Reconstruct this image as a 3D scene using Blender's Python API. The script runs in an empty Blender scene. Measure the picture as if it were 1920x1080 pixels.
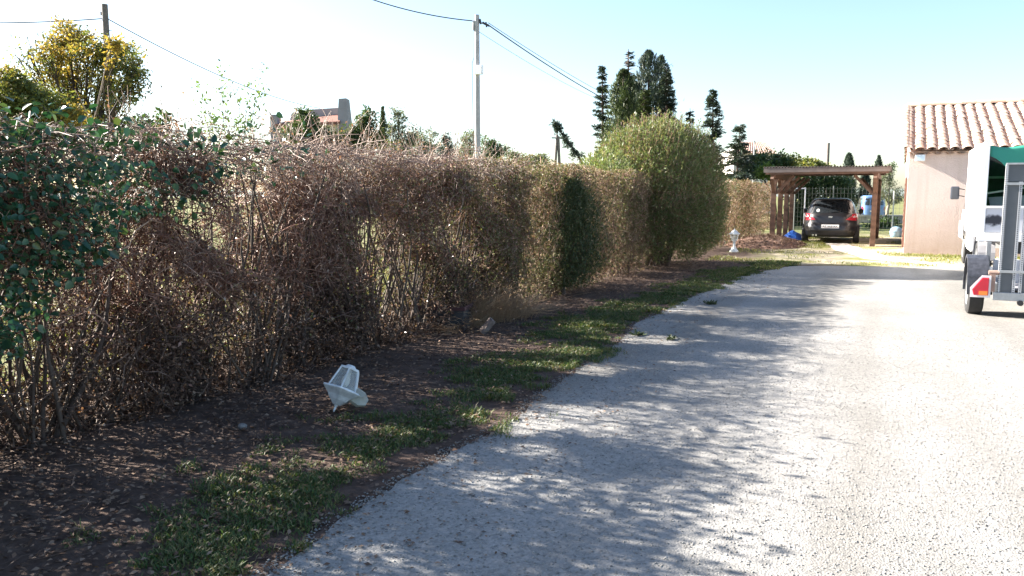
import bpy, math
import numpy as np
from mathutils import Vector, Matrix

# ------------------------------------------------------------------ camera, sky, sun, exposure
S = bpy.context.scene
COL = S.collection
YAW = math.radians(25.94); PITCH = math.atan(175 / 1480.0); EYE = 1.6
cd = bpy.data.cameras.new('camera'); cam = bpy.data.objects.new('camera', cd); COL.objects.link(cam)
cam.location = (0, 0, EYE); cam.rotation_euler = (math.pi / 2 - PITCH, 0, YAW)
cd.sensor_width = 36; cd.lens = 36 * 1480 / 1920.0; cd.clip_start = 0.05; cd.clip_end = 3000
S.camera = cam
SUN_EL = math.radians(27.5); SUN_AZ = math.radians(-93.5)      # azimuth clockwise from +Y
sdir = Vector((math.sin(SUN_AZ) * math.cos(SUN_EL), math.cos(SUN_AZ) * math.cos(SUN_EL), math.sin(SUN_EL)))
W = bpy.data.worlds.new('World'); S.world = W; W.use_nodes = True
wn = W.node_tree.nodes; sky = wn.new('ShaderNodeTexSky'); sky.sky_type = 'NISHITA'; sky.sun_disc = False
sky.sun_elevation = SUN_EL; sky.sun_rotation = SUN_AZ
sky.air_density = 1.0; sky.dust_density = 1.0; sky.ozone_density = 1.9; sky.altitude = 50
bg = wn['Background']; bg.inputs['Strength'].default_value = 0.054
W.node_tree.links.new(sky.outputs[0], bg.inputs['Color'])
ld = bpy.data.lights.new('sun', 'SUN'); ld.energy = 5.0; ld.angle = math.radians(0.53); ld.color = (1.0, 0.93, 0.83)
sun = bpy.data.objects.new('sun', ld); COL.objects.link(sun)
sun.rotation_euler = sdir.to_track_quat('Z', 'Y').to_euler(); sun.location = sdir * 60
VS = S.view_settings
VS.view_transform = 'Standard'; VS.look = 'None'; VS.gamma = 1.0; VS.use_curve_mapping = False; VS.exposure = 2.55
S.render.engine = 'CYCLES'; S.cycles.max_bounces = 6; S.cycles.transparent_max_bounces = 6
S.cycles.use_denoising = True

# ------------------------------------------------------------------ helpers
TAU = 2 * math.pi
def nrm(v): return v / np.maximum(np.linalg.norm(v, axis=-1, keepdims=True), 1e-9)
_fw = np.array([-math.sin(YAW) * math.cos(PITCH), math.cos(YAW) * math.cos(PITCH), -math.sin(PITCH)])
RT = np.array([math.cos(YAW), math.sin(YAW), 0.0]); FH = np.array([-math.sin(YAW), math.cos(YAW), 0.0])
_up = np.cross(RT, _fw)
def at(x, y, Y):
    """world point of a direction in the photograph at horizontal distance Y"""
    d = _fw + RT * (x - 960) / 1480 + _up * (540 - y) / 1480
    return np.array([0, 0, EYE]) + d * Y / (d @ FH)

def tag(o, label=None, cat=None, group=None, kind=None):
    if label: o['label'] = label
    if cat: o['category'] = cat
    if group: o['group'] = group
    if kind: o['kind'] = kind
    return o
def thing(name, label, cat, loc=(0, 0, 0), rot=0.0, group=None):
    o = bpy.data.objects.new(name, None); COL.objects.link(o); o.empty_display_size = .2
    o.location = [float(c) for c in loc]; o.rotation_euler = (0, 0, rot)
    return tag(o, label, cat, group)
def root_of(o):
    while o.parent: o = o.parent
    return o
def mesh(name, V, F, mat, parent=None, world=False, smooth=False):
    """one mesh object; F is an (M,k) array or list of faces; world: V is in world space"""
    V = np.asarray(V, dtype=np.float64).reshape(-1, 3)
    if parent is not None and world: V = V - np.array(root_of(parent).location)
    me = bpy.data.meshes.new(name)
    if isinstance(F, np.ndarray) and F.ndim == 2:
        M, k = F.shape
        me.vertices.add(len(V)); me.vertices.foreach_set('co', V.astype(np.float32).ravel())
        me.loops.add(M * k); me.loops.foreach_set('vertex_index', F.astype(np.int32).ravel())
        me.polygons.add(M); me.polygons.foreach_set('loop_start', np.arange(0, M * k, k, dtype=np.int32))
        me.update(calc_edges=True)
    else:
        me.from_pydata(V.tolist(), [], [tuple(int(i) for i in f) for f in F]); me.update()
    if smooth: me.polygons.foreach_set('use_smooth', np.ones(len(me.polygons), dtype=bool))
    me.materials.append(mat)
    o = bpy.data.objects.new(name, me); COL.objects.link(o)
    if parent is not None: o.parent = parent
    return o
def join(*parts):
    """join (V,F) arrays of equal face size"""
    Vs, Fs, n = [], [], 0
    for V, F in parts:
        V = np.asarray(V).reshape(-1, 3); Vs.append(V); Fs.append(np.asarray(F) + n); n += len(V)
    return np.concatenate(Vs), np.concatenate(Fs)
class MB:
    def __init__(s): s.v = []; s.f = []
    def add(s, V, F):
        n = len(s.v); s.v.extend([tuple(map(float, p)) for p in np.asarray(V).reshape(-1, 3)])
        s.f.extend([tuple(int(i) + n for i in f) for f in F]); return s
    def box(s, x0, x1, y0, y1, z0, z1):
        return s.add([(x0,y0,z0),(x1,y0,z0),(x1,y1,z0),(x0,y1,z0),(x0,y0,z1),(x1,y0,z1),(x1,y1,z1),(x0,y1,z1)],
                     [(0,3,2,1),(4,5,6,7),(0,1,5,4),(1,2,6,5),(2,3,7,6),(3,0,4,7)])
    def hexa(s, bot, top):
        return s.add(list(bot) + list(top), [(0,3,2,1),(4,5,6,7),(0,1,5,4),(1,2,6,5),(2,3,7,6),(3,0,4,7)])
    def bar(s, a, b, w, h=None, up=(0, 0, 1)):
        a = np.array(a, float); b = np.array(b, float); h = h or w; t = nrm(b - a); up = np.array(up, float)
        if abs(t @ up) > .98: up = np.array([1.0, 0, 0])
        r = nrm(np.cross(t, up)); u = np.cross(r, t); r = r * w / 2; u = u * h / 2
        return s.hexa([a - r - u, a + r - u, b + r - u, b - r - u], [a - r + u, a + r + u, b + r + u, b - r + u])
    def cyl(s, a, b, r0, r1=None, n=16, cap=True):
        r1 = r0 if r1 is None else r1
        return s.loft([circ(a, np.array(b, float) - np.array(a, float), r0, n), circ(b, np.array(b, float) - np.array(a, float), r1, n)], cap)
    def loft(s, rings, cap=True):
        k = len(rings[0]); V = np.concatenate([np.asarray(r) for r in rings]); F = []
        for i in range(len(rings) - 1):
            for j in range(k):
                a = i * k + j; b = i * k + (j + 1) % k; F.append((a, b, b + k, a + k))
        if cap: F.append(tuple(range(k))[::-1]); F.append(tuple(range((len(rings) - 1) * k, len(rings) * k)))
        return s.add(V, F)
    def lathe(s, prof, n=24, c=(0, 0, 0), cap=True):
        c = np.array(c, float); th = np.arange(n) / n * TAU
        return s.loft([np.stack([r * np.cos(th), r * np.sin(th), np.full(n, z)], 1) + c for r, z in prof], cap)
    def build(s, name, mat, parent=None, world=False, bevel=0, smooth=False, sub=0):
        o = mesh(name, s.v, s.f, mat, parent, world, smooth)
        if bevel:
            m = o.modifiers.new('bevel', 'BEVEL'); m.width = bevel; m.segments = 2; m.limit_method = 'ANGLE'
        if smooth:
            try:
                m = o.data; m.set_sharp_from_angle(angle=math.radians(40))
            except Exception: pass
        if sub:
            m = o.modifiers.new('sub', 'SUBSURF'); m.levels = sub; m.render_levels = sub
        return o
def circ(c, t, r, n):
    t = nrm(np.array(t, float)); a = np.array([0, 0, 1.0]) if abs(t[2]) < .9 else np.array([1.0, 0, 0])
    u = nrm(np.cross(a, t)); v = np.cross(t, u); th = np.arange(n) / n * TAU
    return np.array(c, float) + r * (np.cos(th)[:, None] * u + np.sin(th)[:, None] * v)
def tubes(P, R, sides=3):
    """P (N,K,3) paths, R (N,K) radii -> V,F(quads)"""
    P = np.asarray(P, float); N, K, _ = P.shape; R = np.broadcast_to(np.asarray(R, float), (N, K))
    T = np.empty_like(P); T[:, 1:-1] = P[:, 2:] - P[:, :-2]; T[:, 0] = P[:, 1] - P[:, 0]; T[:, -1] = P[:, -1] - P[:, -2]; T = nrm(T)
    ref = np.where(np.abs(T[:, :1, 2:3]) < .9, np.array([0, 0, 1.0]), np.array([1.0, 0, 0]))
    U = nrm(np.cross(T, np.broadcast_to(ref, T.shape))); Vv = np.cross(T, U)
    th = np.arange(sides) / sides * TAU
    X = P[:, :, None] + R[:, :, None, None] * (np.cos(th)[:, None] * U[:, :, None] + np.sin(th)[:, None] * Vv[:, :, None])
    i = (np.arange(N)[:, None, None] * K + np.arange(K - 1)[None, :, None]) * sides
    j = np.arange(sides)[None, None]; j2 = (j + 1) % sides
    F = np.stack([i + j, i + j2, i + sides + j2, i + sides + j], -1).reshape(-1, 4)
    return X.reshape(-1, 3), F
def leaves(C, D, Nn, L, Wd, fold=.25, kind=4):
    """leaf blades: C base, D long axis, Nn rough normal; one folded quad each, or two quads (kind 6)"""
    D = nrm(D); Sd = nrm(np.cross(D, Nn)); Nn = np.cross(Sd, D); L = np.asarray(L)[:, None]; Wd = np.asarray(Wd)[:, None]; n = len(C)
    if kind == 4:
        m = C + D * L * .45 + Nn * Wd * fold
        V = np.stack([C, m + Sd * Wd / 2, C + D * L, m - Sd * Wd / 2], 1)
        return V.reshape(-1, 3), np.arange(4 * n).reshape(-1, 4)
    up = Nn * Wd * fold; dr = -Nn * L * .12
    V = np.stack([C, C + D * L * .25 + Sd * Wd * .46 + up, C + D * L * .68 + Sd * Wd * .40 + up + dr * .4, C + D * L + dr,
                  C + D * L * .68 - Sd * Wd * .40 + up + dr * .4, C + D * L * .25 - Sd * Wd * .46 + up], 1)
    b = np.arange(n)[:, None] * 6
    F = np.concatenate([b + np.array([[0, 1, 2, 3]]), b + np.array([[0, 3, 4, 5]])])
    return V.reshape(-1, 3), F
def rsph(r, n):
    return nrm(r.normal(size=(n, 3)))
def noise2(x, y, seed=0, oct=3):
    """smooth value noise about -1..1"""
    x = np.asarray(x, float); y = np.asarray(y, float); out = 0; a = 1.0; tot = 0
    for o in range(oct):
        xi = np.floor(x).astype(np.int64); yi = np.floor(y).astype(np.int64); fx = x - xi; fy = y - yi
        fx = fx * fx * (3 - 2 * fx); fy = fy * fy * (3 - 2 * fy)
        def h(i, j):
            k = (i * 374761393 + j * 668265263 + (seed + o * 17) * 1442695041) & 0xffffffff
            k = ((k ^ (k >> 13)) * 1274126177) & 0xffffffff
            return ((k ^ (k >> 16)) & 0xffff) / 32767.5 - 1
        v = (h(xi, yi) * (1 - fx) + h(xi + 1, yi) * fx) * (1 - fy) + (h(xi, yi + 1) * (1 - fx) + h(xi + 1, yi + 1) * fx) * fy
        out = out + a * v; tot += a; a *= .5; x = x * 2.03 + 5.1; y = y * 2.03 + 1.7
    return out / tot

# ------------------------------------------------------------------ materials
class MT:
    def __init__(s, name):
        s.m = bpy.data.materials.new(name); s.m.use_nodes = True; s.t = s.m.node_tree; s.b = s.t.nodes['Principled BSDF']; s.out = s.t.nodes['Material Output']
    def n(s, kind, **kw):
        nd = s.t.nodes.new('ShaderNode' + kind)
        for k, v in kw.items(): setattr(nd, k, v)
        return nd
    def l(s, a, b): s.t.links.new(a, b)
    def coord(s): return s.n('TexCoord').outputs['Object']
    def pos(s): return s.n('NewGeometry').outputs['Position']
    def noise(s, scale, detail=4, rough=.6, vec=None):
        nd = s.n('TexNoise'); nd.inputs['Scale'].default_value = scale; nd.inputs['Detail'].default_value = detail; nd.inputs['Roughness'].default_value = rough
        s.l(vec if vec is not None else s.coord(), nd.inputs['Vector']); return nd.outputs[0]
    def ramp(s, fac, stops):
        nd = s.n('ValToRGB'); e = nd.color_ramp.elements
        while len(e) < len(stops): e.new(.5)
        for k, (p, c) in zip(e, stops):
            k.position = p; k.color = (*c, 1) if len(c) == 3 else c
        s.l(fac, nd.inputs[0]); return nd.outputs[0]
    def mix(s, fac, a, b, mode='MIX'):
        nd = s.n('Mix', data_type='RGBA', blend_type=mode)
        for i, v in ((0, fac), (6, a), (7, b)):
            if hasattr(v, 'links'): s.l(v, nd.inputs[i])
            else: nd.inputs[i].default_value = v if i == 0 else (*v, 1)
        return nd.outputs[2]
    def bump(s, h, strength=.3, dist=.01):
        nd = s.n('Bump'); nd.inputs['Strength'].default_value = strength; nd.inputs['Distance'].default_value = dist
        s.l(h, nd.inputs['Height']); s.l(nd.outputs[0], s.b.inputs['Normal']); return nd.outputs[0]
    def base(s, c):
        if hasattr(c, 'links'): s.l(c, s.b.inputs['Base Color'])
        else: s.b.inputs['Base Color'].default_value = (*c, 1)
    def set(s, **kw):
        for k, v in kw.items(): s.b.inputs[k.replace('_', ' ')].default_value = v
        return s
def simple(name, col, rough=.6, metal=0.0, var=.12, scale=6.0, bump=0.0, bscale=40, spec=.5):
    m = MT(name); f = m.noise(scale, 5)
    c0 = tuple(c * (1 - var) for c in col); c1 = tuple(min(1, c * (1 + var)) for c in col)
    m.base(m.ramp(f, [(.3, c0), (.7, c1)])); m.set(Roughness=rough, Metallic=metal, Specular_IOR_Level=spec)
    if bump: m.bump(m.noise(bscale, 4), bump, .01)
    return m.m
def leafmat(name, cols, rough=.5, transl=.35, spec=.4):
    """colour differs from leaf to leaf (random per island), light passes through"""
    m = MT(name); g = m.n('NewGeometry'); k = len(cols)
    col = m.ramp(g.outputs['Random Per Island'], [(i / max(1, k - 1), c) for i, c in enumerate(cols)])
    m.base(col); m.set(Roughness=rough, Specular_IOR_Level=spec)
    tr = m.n('BsdfTranslucent'); m.l(m.mix(1.0, col, (1.0, .95, .55), 'MULTIPLY'), tr.inputs['Color'])
    mx = m.n('MixShader'); mx.inputs[0].default_value = transl
    m.l(m.b.outputs[0], mx.inputs[1]); m.l(tr.outputs[0], mx.inputs[2]); m.l(mx.outputs[0], m.out.inputs['Surface'])
    return m.m
def twigmat(name, cols, rough=.75):
    m = MT(name); g = m.n('NewGeometry'); k = len(cols)
    col = m.ramp(g.outputs['Random Per Island'], [(i / max(1, k - 1), c) for i, c in enumerate(cols)])
    f = m.noise(60, 3, vec=m.pos()); m.base(m.mix(f, col, m.mix(.45, col, (.02, .016, .012)))); m.set(Roughness=rough, Specular_IOR_Level=.25)
    return m.m

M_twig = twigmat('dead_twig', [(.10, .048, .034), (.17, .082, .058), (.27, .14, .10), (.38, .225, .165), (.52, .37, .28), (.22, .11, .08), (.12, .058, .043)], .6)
M_shade_litter = twigmat('old_twig', [(.06, .037, .03), (.10, .064, .05), (.16, .10, .08), (.08, .05, .04), (.27, .19, .15)], .7)  # dark tone puts hedge-foot shade into the colour; litter twigs share it
M_shoot = twigmat('sunlit_pale_shoot', [(.24, .16, .13), (.36, .26, .21), (.48, .37, .30), (.20, .13, .105)], .55)  # paler than the other twigs: sunlight on the hedge top painted in
M_stem = twigmat('stem_bark', [(.05, .035, .027), (.10, .075, .06), (.15, .12, .095)])
M_trunk = simple('trunk_bark', (.075, .055, .045), .9, var=.35, scale=9, bump=.5, bscale=30)
M_pale_trunk = simple('pale_bark', (.22, .19, .16), .9, var=.3, scale=9, bump=.5, bscale=30)
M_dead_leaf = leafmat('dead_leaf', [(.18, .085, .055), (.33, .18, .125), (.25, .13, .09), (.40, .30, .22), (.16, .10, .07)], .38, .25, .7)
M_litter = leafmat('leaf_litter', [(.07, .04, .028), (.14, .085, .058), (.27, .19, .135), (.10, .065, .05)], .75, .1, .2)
M_ivy = leafmat('ivy_leaf', [(.012, .05, .026), (.02, .075, .035), (.035, .105, .045), (.016, .058, .035), (.05, .12, .06), (.09, .13, .04), (.03, .09, .05)], .28, .2, .5)
M_olive = leafmat('olive_leaf', [(.085, .11, .038), (.14, .165, .06), (.19, .20, .075), (.11, .15, .048), (.24, .215, .11), (.20, .15, .095)], .55, .3)
M_cone = leafmat('dark_fine_leaf', [(.028, .048, .02), (.05, .075, .03), (.075, .095, .04), (.04, .06, .028)], .55, .25)
M_dry = leafmat('dry_fine_leaf', [(.18, .115, .075), (.26, .175, .115), (.34, .25, .17), (.15, .14, .065), (.12, .13, .055)], .65, .3)
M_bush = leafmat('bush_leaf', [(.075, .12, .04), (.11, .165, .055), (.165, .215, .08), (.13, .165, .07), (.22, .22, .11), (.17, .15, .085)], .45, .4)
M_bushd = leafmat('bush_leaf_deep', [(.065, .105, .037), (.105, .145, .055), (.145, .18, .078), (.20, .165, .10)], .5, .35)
M_far = leafmat('far_hedge_leaf', [(.05, .09, .03), (.09, .13, .045), (.13, .13, .06), (.17, .11, .06)], .5, .35)
M_yel = leafmat('yellow_leaf', [(.28, .22, .05), (.34, .25, .055), (.24, .22, .06), (.36, .23, .06), (.18, .19, .05)], .5, .5)
M_grn = leafmat('green_leaf', [(.07, .10, .03), (.11, .14, .04), (.16, .18, .05), (.22, .20, .05)], .5, .45)
M_light = leafmat('young_leaf', [(.10, .17, .035), (.14, .21, .05), (.08, .13, .035)], .5, .4)
M_dgrn = leafmat('deep_green_leaf', [(.03, .06, .022), (.05, .09, .03), (.08, .12, .04)], .5, .35)
M_grey = leafmat('grey_green_leaf', [(.12, .15, .10), (.18, .20, .14), (.09, .12, .08)], .6, .4)
M_con = leafmat('conifer_needle', [(.024, .042, .034), (.042, .066, .05), (.07, .095, .07)], .6, .2)
M_conl = leafmat('cypress_spray', [(.03, .05, .02), (.05, .075, .028), (.075, .10, .035)], .6, .25)
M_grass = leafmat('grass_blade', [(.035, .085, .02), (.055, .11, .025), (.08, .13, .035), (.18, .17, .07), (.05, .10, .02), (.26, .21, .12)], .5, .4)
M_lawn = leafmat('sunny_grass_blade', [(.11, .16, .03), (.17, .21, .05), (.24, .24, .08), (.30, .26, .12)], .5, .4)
M_straw = leafmat('straw', [(.42, .28, .17), (.52, .38, .25), (.34, .21, .13)], .7, .3)

# ground: soil by the hedge, rough grass beyond it, all from world position
m = MT('ground_soil'); p = m.pos(); sx = m.n('SeparateXYZ'); m.l(p, sx.inputs[0])
soil = m.ramp(m.noise(7, 8, .7, p), [(.30, (.05, .033, .026)), (.5, (.088, .06, .048)), (.72, (.15, .108, .085))])
field = m.ramp(m.noise(1.3, 8, .7, p), [(.3, (.075, .10, .03)), (.5, (.14, .15, .055)), (.7, (.26, .22, .13))])
yard = m.ramp(m.noise(.9, 8, .72, p), [(.30, (.12, .15, .04)), (.42, (.24, .23, .10)), (.50, (.36, .31, .22)), (.72, (.42, .38, .30))])
def step(v, a, b):
    r = m.n('MapRange'); r.inputs[1].default_value = a; r.inputs[2].default_value = b; m.l(v, r.inputs[0]); return r.outputs[0]
jit = m.n('Math', operation='MULTIPLY_ADD'); m.l(m.noise(.8, 5, .6, p), jit.inputs[0]); jit.inputs[1].default_value = 1.6; m.l(sx.outputs[1], jit.inputs[2])
jitx = m.n('Math', operation='MULTIPLY_ADD'); m.l(m.noise(.8, 5, .6, p), jitx.inputs[0]); jitx.inputs[1].default_value = .8; m.l(sx.outputs[0], jitx.inputs[2])
near = m.mix(step(jitx.outputs[0], -5.3, -5.9), soil, field)
ycol = m.mix(step(jit.outputs[0], 19.6, 20.6), near, m.mix(step(jitx.outputs[0], -3.2, -2.4), near, yard))
m.base(m.mix(step(jit.outputs[0], 33, 37), ycol, field)); m.set(Roughness=.95, Specular_IOR_Level=.15)
m.bump(m.noise(28, 8, .75, p), .7, .03); M_ground = m.m

m = MT('gravel'); p = m.pos()
def vor(scale, out='Color', feat='F1'):
    v = m.n('TexVoronoi', feature=feat); v.inputs['Scale'].default_value = scale; m.l(p, v.inputs['Vector']); return v.outputs[out]
cell = m.n('RGBToBW'); m.l(vor(95), cell.inputs[0])
stone = m.ramp(cell.outputs[0], [(.12, (.20, .197, .19)), (.4, (.245, .24, .232)), (.65, (.278, .272, .262)), (.95, (.32, .312, .30))])
cell2 = m.n('RGBToBW'); m.l(vor(48), cell2.inputs[0])
stone = m.mix(.35, stone, m.ramp(cell2.outputs[0], [(.1, (.14, .14, .137)), (.9, (.36, .345, .325))]))
mpg = m.n('Mapping'); m.l(p, mpg.inputs[0]); mpg.inputs['Scale'].default_value = (1.1, .10, 1)
dust = m.ramp(m.noise(.7, 7, .65, p), [(.3, (.78, .77, .75)), (.7, (1.04, 1.03, 1.02))])
dust = m.mix(1.0, dust, m.ramp(m.noise(1.0, 3, .5, mpg.outputs[0]), [(.36, (.80, .79, .77)), (.5, (1, 1, 1)), (.66, (1.1, 1.1, 1.1))]), 'MULTIPLY')
m.base(m.mix(1.0, stone, dust, 'MULTIPLY')); m.set(Roughness=.92, Specular_IOR_Level=.2)
hd = m.n('Math', operation='SUBTRACT'); hd.inputs[0].default_value = 1; m.l(vor(95, 'Distance'), hd.inputs[1])
m.bump(hd.outputs[0], .4, .009); M_gravel = m.m
M_pebble = twigmat('pebble', [(.17, .167, .163), (.28, .273, .26), (.40, .386, .36), (.22, .21, .195), (.34, .32, .29)], .9)

# ------------------------------------------------------------------ ground
def flat(name, pts, z, mat, kind='structure'):
    pts = np.asarray(pts, float); V = np.c_[pts, np.full(len(pts), z)]
    return tag(mesh(name, V, [tuple(range(len(V)))], mat), kind=kind)
g = MB(); g.add([(-900, -300, 0), (900, -300, 0), (900, 1500, 0), (-900, 1500, 0)], [(0, 1, 2, 3)])
tag(g.build('ground', M_ground), kind='structure')
def drive_edge(v):
    v = np.asarray(v, float)
    u = np.interp(v, [-6, 2.4, 4.5, 6.2, 7.9, 9.5, 12.5, 16.3, 17.6, 18.6], [-2.4, -2.34, -2.42, -2.5, -2.64, -2.84, -2.85, -2.68, -2.4, -2.05])
    return u + .10 * noise2(v * 1.1, v * 0, 3, 4) + .05 * noise2(v * 5, v * 0 + 3, 9, 3)
vv = np.arange(-6, 18.6, .04); edge = [(float(a), float(b)) for a, b in zip(drive_edge(vv), vv)]
uu = np.arange(-1.95, 12, .05)
far_v = np.interp(uu, [-2, -.83, .45, 1.1, 1.6, 2.4, 12], [18.7, 19.2, 19.45, 20.3, 21.6, 22.4, 22.6]) + .16 * noise2(uu * 1.3, uu * 0, 5, 4)
edge += [(float(a), float(b)) for a, b in zip(uu, far_v)] + [(12, -6)]
flat('gravel_drive', edge[::-1], .006, M_gravel)
M_conc = simple('pale_concrete', (.50, .46, .40), .9, var=.22, scale=2.2, bump=.4, bscale=30)
cu = np.linspace(0, 1, 40); cxm = np.interp(cu, [0, .35, .7, 1], [-1.75, -1.1, -.25, 1.5]); cym = np.interp(cu, [0, .35, .7, 1], [28.0, 24.4, 21.6, 20.0])
wl = .42 + .12 * noise2(cu * 9, cu * 0, 2); wr = .40 + .12 * noise2(cu * 9, cu * 0, 4)
flat('concrete_path', [(a - w * .9, b - w * .3) for a, b, w in zip(cxm, cym, wl)] + [(a + w * .9, b + w * .3) for a, b, w in list(zip(cxm, cym, wr))[::-1]], .011, M_conc)

# distant low hills to close the horizon
r = np.random.default_rng(5)
hx = np.linspace(-900, 900, 160); hz = 7 + 5 * noise2(hx * .012, hx * 0, 8, 4); hz = np.maximum(hz, 1.5)
V = np.concatenate([np.c_[hx, np.full(160, 640.0), np.full(160, -1.0)], np.c_[hx, np.full(160, 700.0), hz], np.c_[hx, np.full(160, 900.0), np.full(160, -1.0)]])
i = np.arange(159); F = np.concatenate([np.stack([i, i + 1, i + 161, i + 160], 1), np.stack([i + 160, i + 161, i + 321, i + 320], 1)])
ho = mesh('hills', V, F, simple('hill_scrub', (.16, .19, .17), .95, var=.3, scale=.05)); tag(ho, kind='structure'); ho.rotation_euler = (0, 0, YAW)
ho.location = (0, 0, 0)

def octa(C, R, r):
    n = len(C); d = np.array([(1, 0, 0), (0, 1, 0), (-1, 0, 0), (0, -1, 0), (0, 0, 1), (0, 0, -1)], float)
    th = r.uniform(0, TAU, n); c, s = np.cos(th), np.sin(th)
    sc = r.uniform(.6, 1.35, (n, 6, 1)) * R[:, None, None]
    V = d[None] * sc; X = V[..., 0] * c[:, None] - V[..., 1] * s[:, None]; Y = V[..., 0] * s[:, None] + V[..., 1] * c[:, None]
    V = np.stack([X, Y, V[..., 2] * .7], -1) + C[:, None]
    f = np.array([(0, 1, 4), (1, 2, 4), (2, 3, 4), (3, 0, 4), (1, 0, 5), (2, 1, 5), (3, 2, 5), (0, 3, 5)])
    return V.reshape(-1, 3), (f[None] + np.arange(n)[:, None, None] * 6).reshape(-1, 3)
n = 42000; v = 2.0 + 8.5 * r.random(n) ** 1.7; u = r.uniform(-2.75, 1.6, n) * 1.0
u = np.where(r.random(n) < .06, drive_edge(v) + r.normal(0, .09, n), u); k = (u > drive_edge(v) - .09) & (u < .15 * v + 1.0); u, v = u[k], v[k]
R = r.uniform(.0035, .0085, len(u)); V, F = octa(np.c_[u, v, R * .35 + .004], R, r)
tag(mesh('gravel_stones', V, F, M_pebble), kind='stuff')

# ------------------------------------------------------------------ grass, litter
def blades(u, v, L, Wd, r, lean=.5, z=0.0):
    n = len(u); th = r.uniform(0, TAU, n); ln = r.uniform(0, lean, n)
    d = np.stack([np.cos(th) * ln, np.sin(th) * ln, np.ones(n)], 1); d = nrm(d); s = np.stack([-np.sin(th), np.cos(th), th * 0], 1)
    b = np.c_[u, v, np.full(n, z)]; L = L[:, None]; Wd = Wd[:, None]
    m1 = b + d * L * .55; tip = b + d * L + np.stack([np.cos(th), np.sin(th), th * 0 - .4], 1) * L * .25
    V = np.stack([b - s * Wd / 2, b + s * Wd / 2, m1 + s * Wd * .4, m1 - s * Wd * .4, tip], 1)
    k = np.arange(n)[:, None] * 5
    return V.reshape(-1, 3), np.concatenate([k + [[0, 1, 2, 3]], k + [[3, 2, 4, 4]]])
def blades4(u, v, L, Wd, r, lean=.5, z=0.0):
    n = len(u); th = r.uniform(0, TAU, n); ln = r.uniform(0.05, lean, n)
    d = nrm(np.stack([np.cos(th) * ln, np.sin(th) * ln, np.ones(n)], 1)); s = np.stack([-np.sin(th), np.cos(th), th * 0], 1)
    b = np.c_[u, v, np.full(n, z)]; L = L[:, None]; Wd = Wd[:, None]
    m1 = b + d * L * .6; tip = b + d * L + np.stack([np.cos(th), np.sin(th), th * 0 - .3], 1) * L * .3
    V = np.stack([b, m1 + s * Wd * .5, tip, m1 - s * Wd * .5], 1)
    return V.reshape(-1, 3), np.arange(4 * n).reshape(-1, 4)
n = 420000; v = 1.6 + 18.4 * r.random(n) ** 1.25; u = drive_edge(np.minimum(v, 18.5)) + .06 - 1.75 * r.random(n) ** 1.5 + r.normal(0, .09, n)
e = drive_edge(np.minimum(v, 18.5)); dist = (e - u)
cov = noise2(u * 1.6, v * 1.1, 21, 4) * .75 + noise2(u * 6, v * 6, 22, 2) * .5 + .52 - np.abs(dist - .46) * 1.1 - np.clip(4.6 - v, 0, 3) * .13
k = r.random(n) < np.clip(cov * 1.6, 0, 1); u, v = u[k], v[k]
L = r.uniform(.015, .045, len(u)) * (1 + .8 * (noise2(u * 3, v * 3, 4) > .35)); Wd = r.uniform(.004, .008, len(u)) * (1 + v * .05)
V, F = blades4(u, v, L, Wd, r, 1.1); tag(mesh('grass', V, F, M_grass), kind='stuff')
# sunny grass round the carport and garage
n = 110000; u = r.uniform(-4.2, 4.5, n); v = r.uniform(17.5, 33, n)
cov = noise2(u * .9, v * .9, 31, 4) * 1.2 - .12 + .25 * (v > 25) + .9 * np.exp(-((v - 23.2) / .5) ** 2) * (u > .2) + .5 * np.exp(-((v - 19.6) / .9) ** 2) * (u < .3)
cen = np.interp(v, [20.0, 21.6, 24.4, 28], [1.5, -.25, -1.1, -1.75])
cov = cov - 1.2 * (np.abs(u - cen) < .42) - 2.0 * ((v < 18.7) & (u > -2.2)) - 2.0 * (v < far_v.min()) * (u > -1.8) - 2 * ((v < np.interp(u, uu, far_v) + .1) & (u > -1.9)) - 3 * ((u > .15) & (v > 23.7))
k = r.random(n) < np.clip(cov * 1.3, 0, 1); u, v = u[k], v[k]
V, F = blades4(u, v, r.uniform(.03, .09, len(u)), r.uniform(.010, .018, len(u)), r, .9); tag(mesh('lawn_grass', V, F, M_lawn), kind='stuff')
# field beyond the hedge: tufts that show through its gaps
n = 60000; u = -6.0 - 9 * r.random(n) ** 1.5; v = r.uniform(1, 17, n); k = noise2(u * .7, v * .7, 41, 4) > -.15; u, v = u[k], v[k]
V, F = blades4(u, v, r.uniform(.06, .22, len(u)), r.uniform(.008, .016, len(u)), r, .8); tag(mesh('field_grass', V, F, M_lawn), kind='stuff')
# leaf litter and broken twigs on the soil
n = 46000; v = 1.4 + 19 * r.random(n) ** 1.4; u = -5.6 + 3.3 * r.random(n) ** 1.7
k = (u < drive_edge(np.minimum(v, 18.5)) + .05) & (r.random(n) < np.clip(.55 + noise2(u * 2, v * 2, 51), 0.05, 1)); u, v = u[k], v[k]; n = len(u)
th = r.uniform(0, TAU, n); D = np.stack([np.cos(th), np.sin(th), r.normal(0, .18, n)], 1); Nn = nrm(np.c_[r.normal(0, .35, n), r.normal(0, .35, n), np.ones(n)])
V, F = leaves(np.c_[u, v, r.uniform(.004, .03, n) + np.abs(r.normal(0, .09, n)) * np.exp(-((u + 4.95) / .38) ** 2)], D, Nn, r.uniform(.018, .05, n), r.uniform(.012, .028, n), .2)
tag(mesh('leaf_litter', V, F, M_litter), kind='stuff')
n = 1500; v = 1.8 + 15 * r.random(n) ** 1.3; u = drive_edge(v) + .9 * r.random(n) ** 2.2; th = r.uniform(0, TAU, n); L = r.uniform(.015, .04, n)
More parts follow.
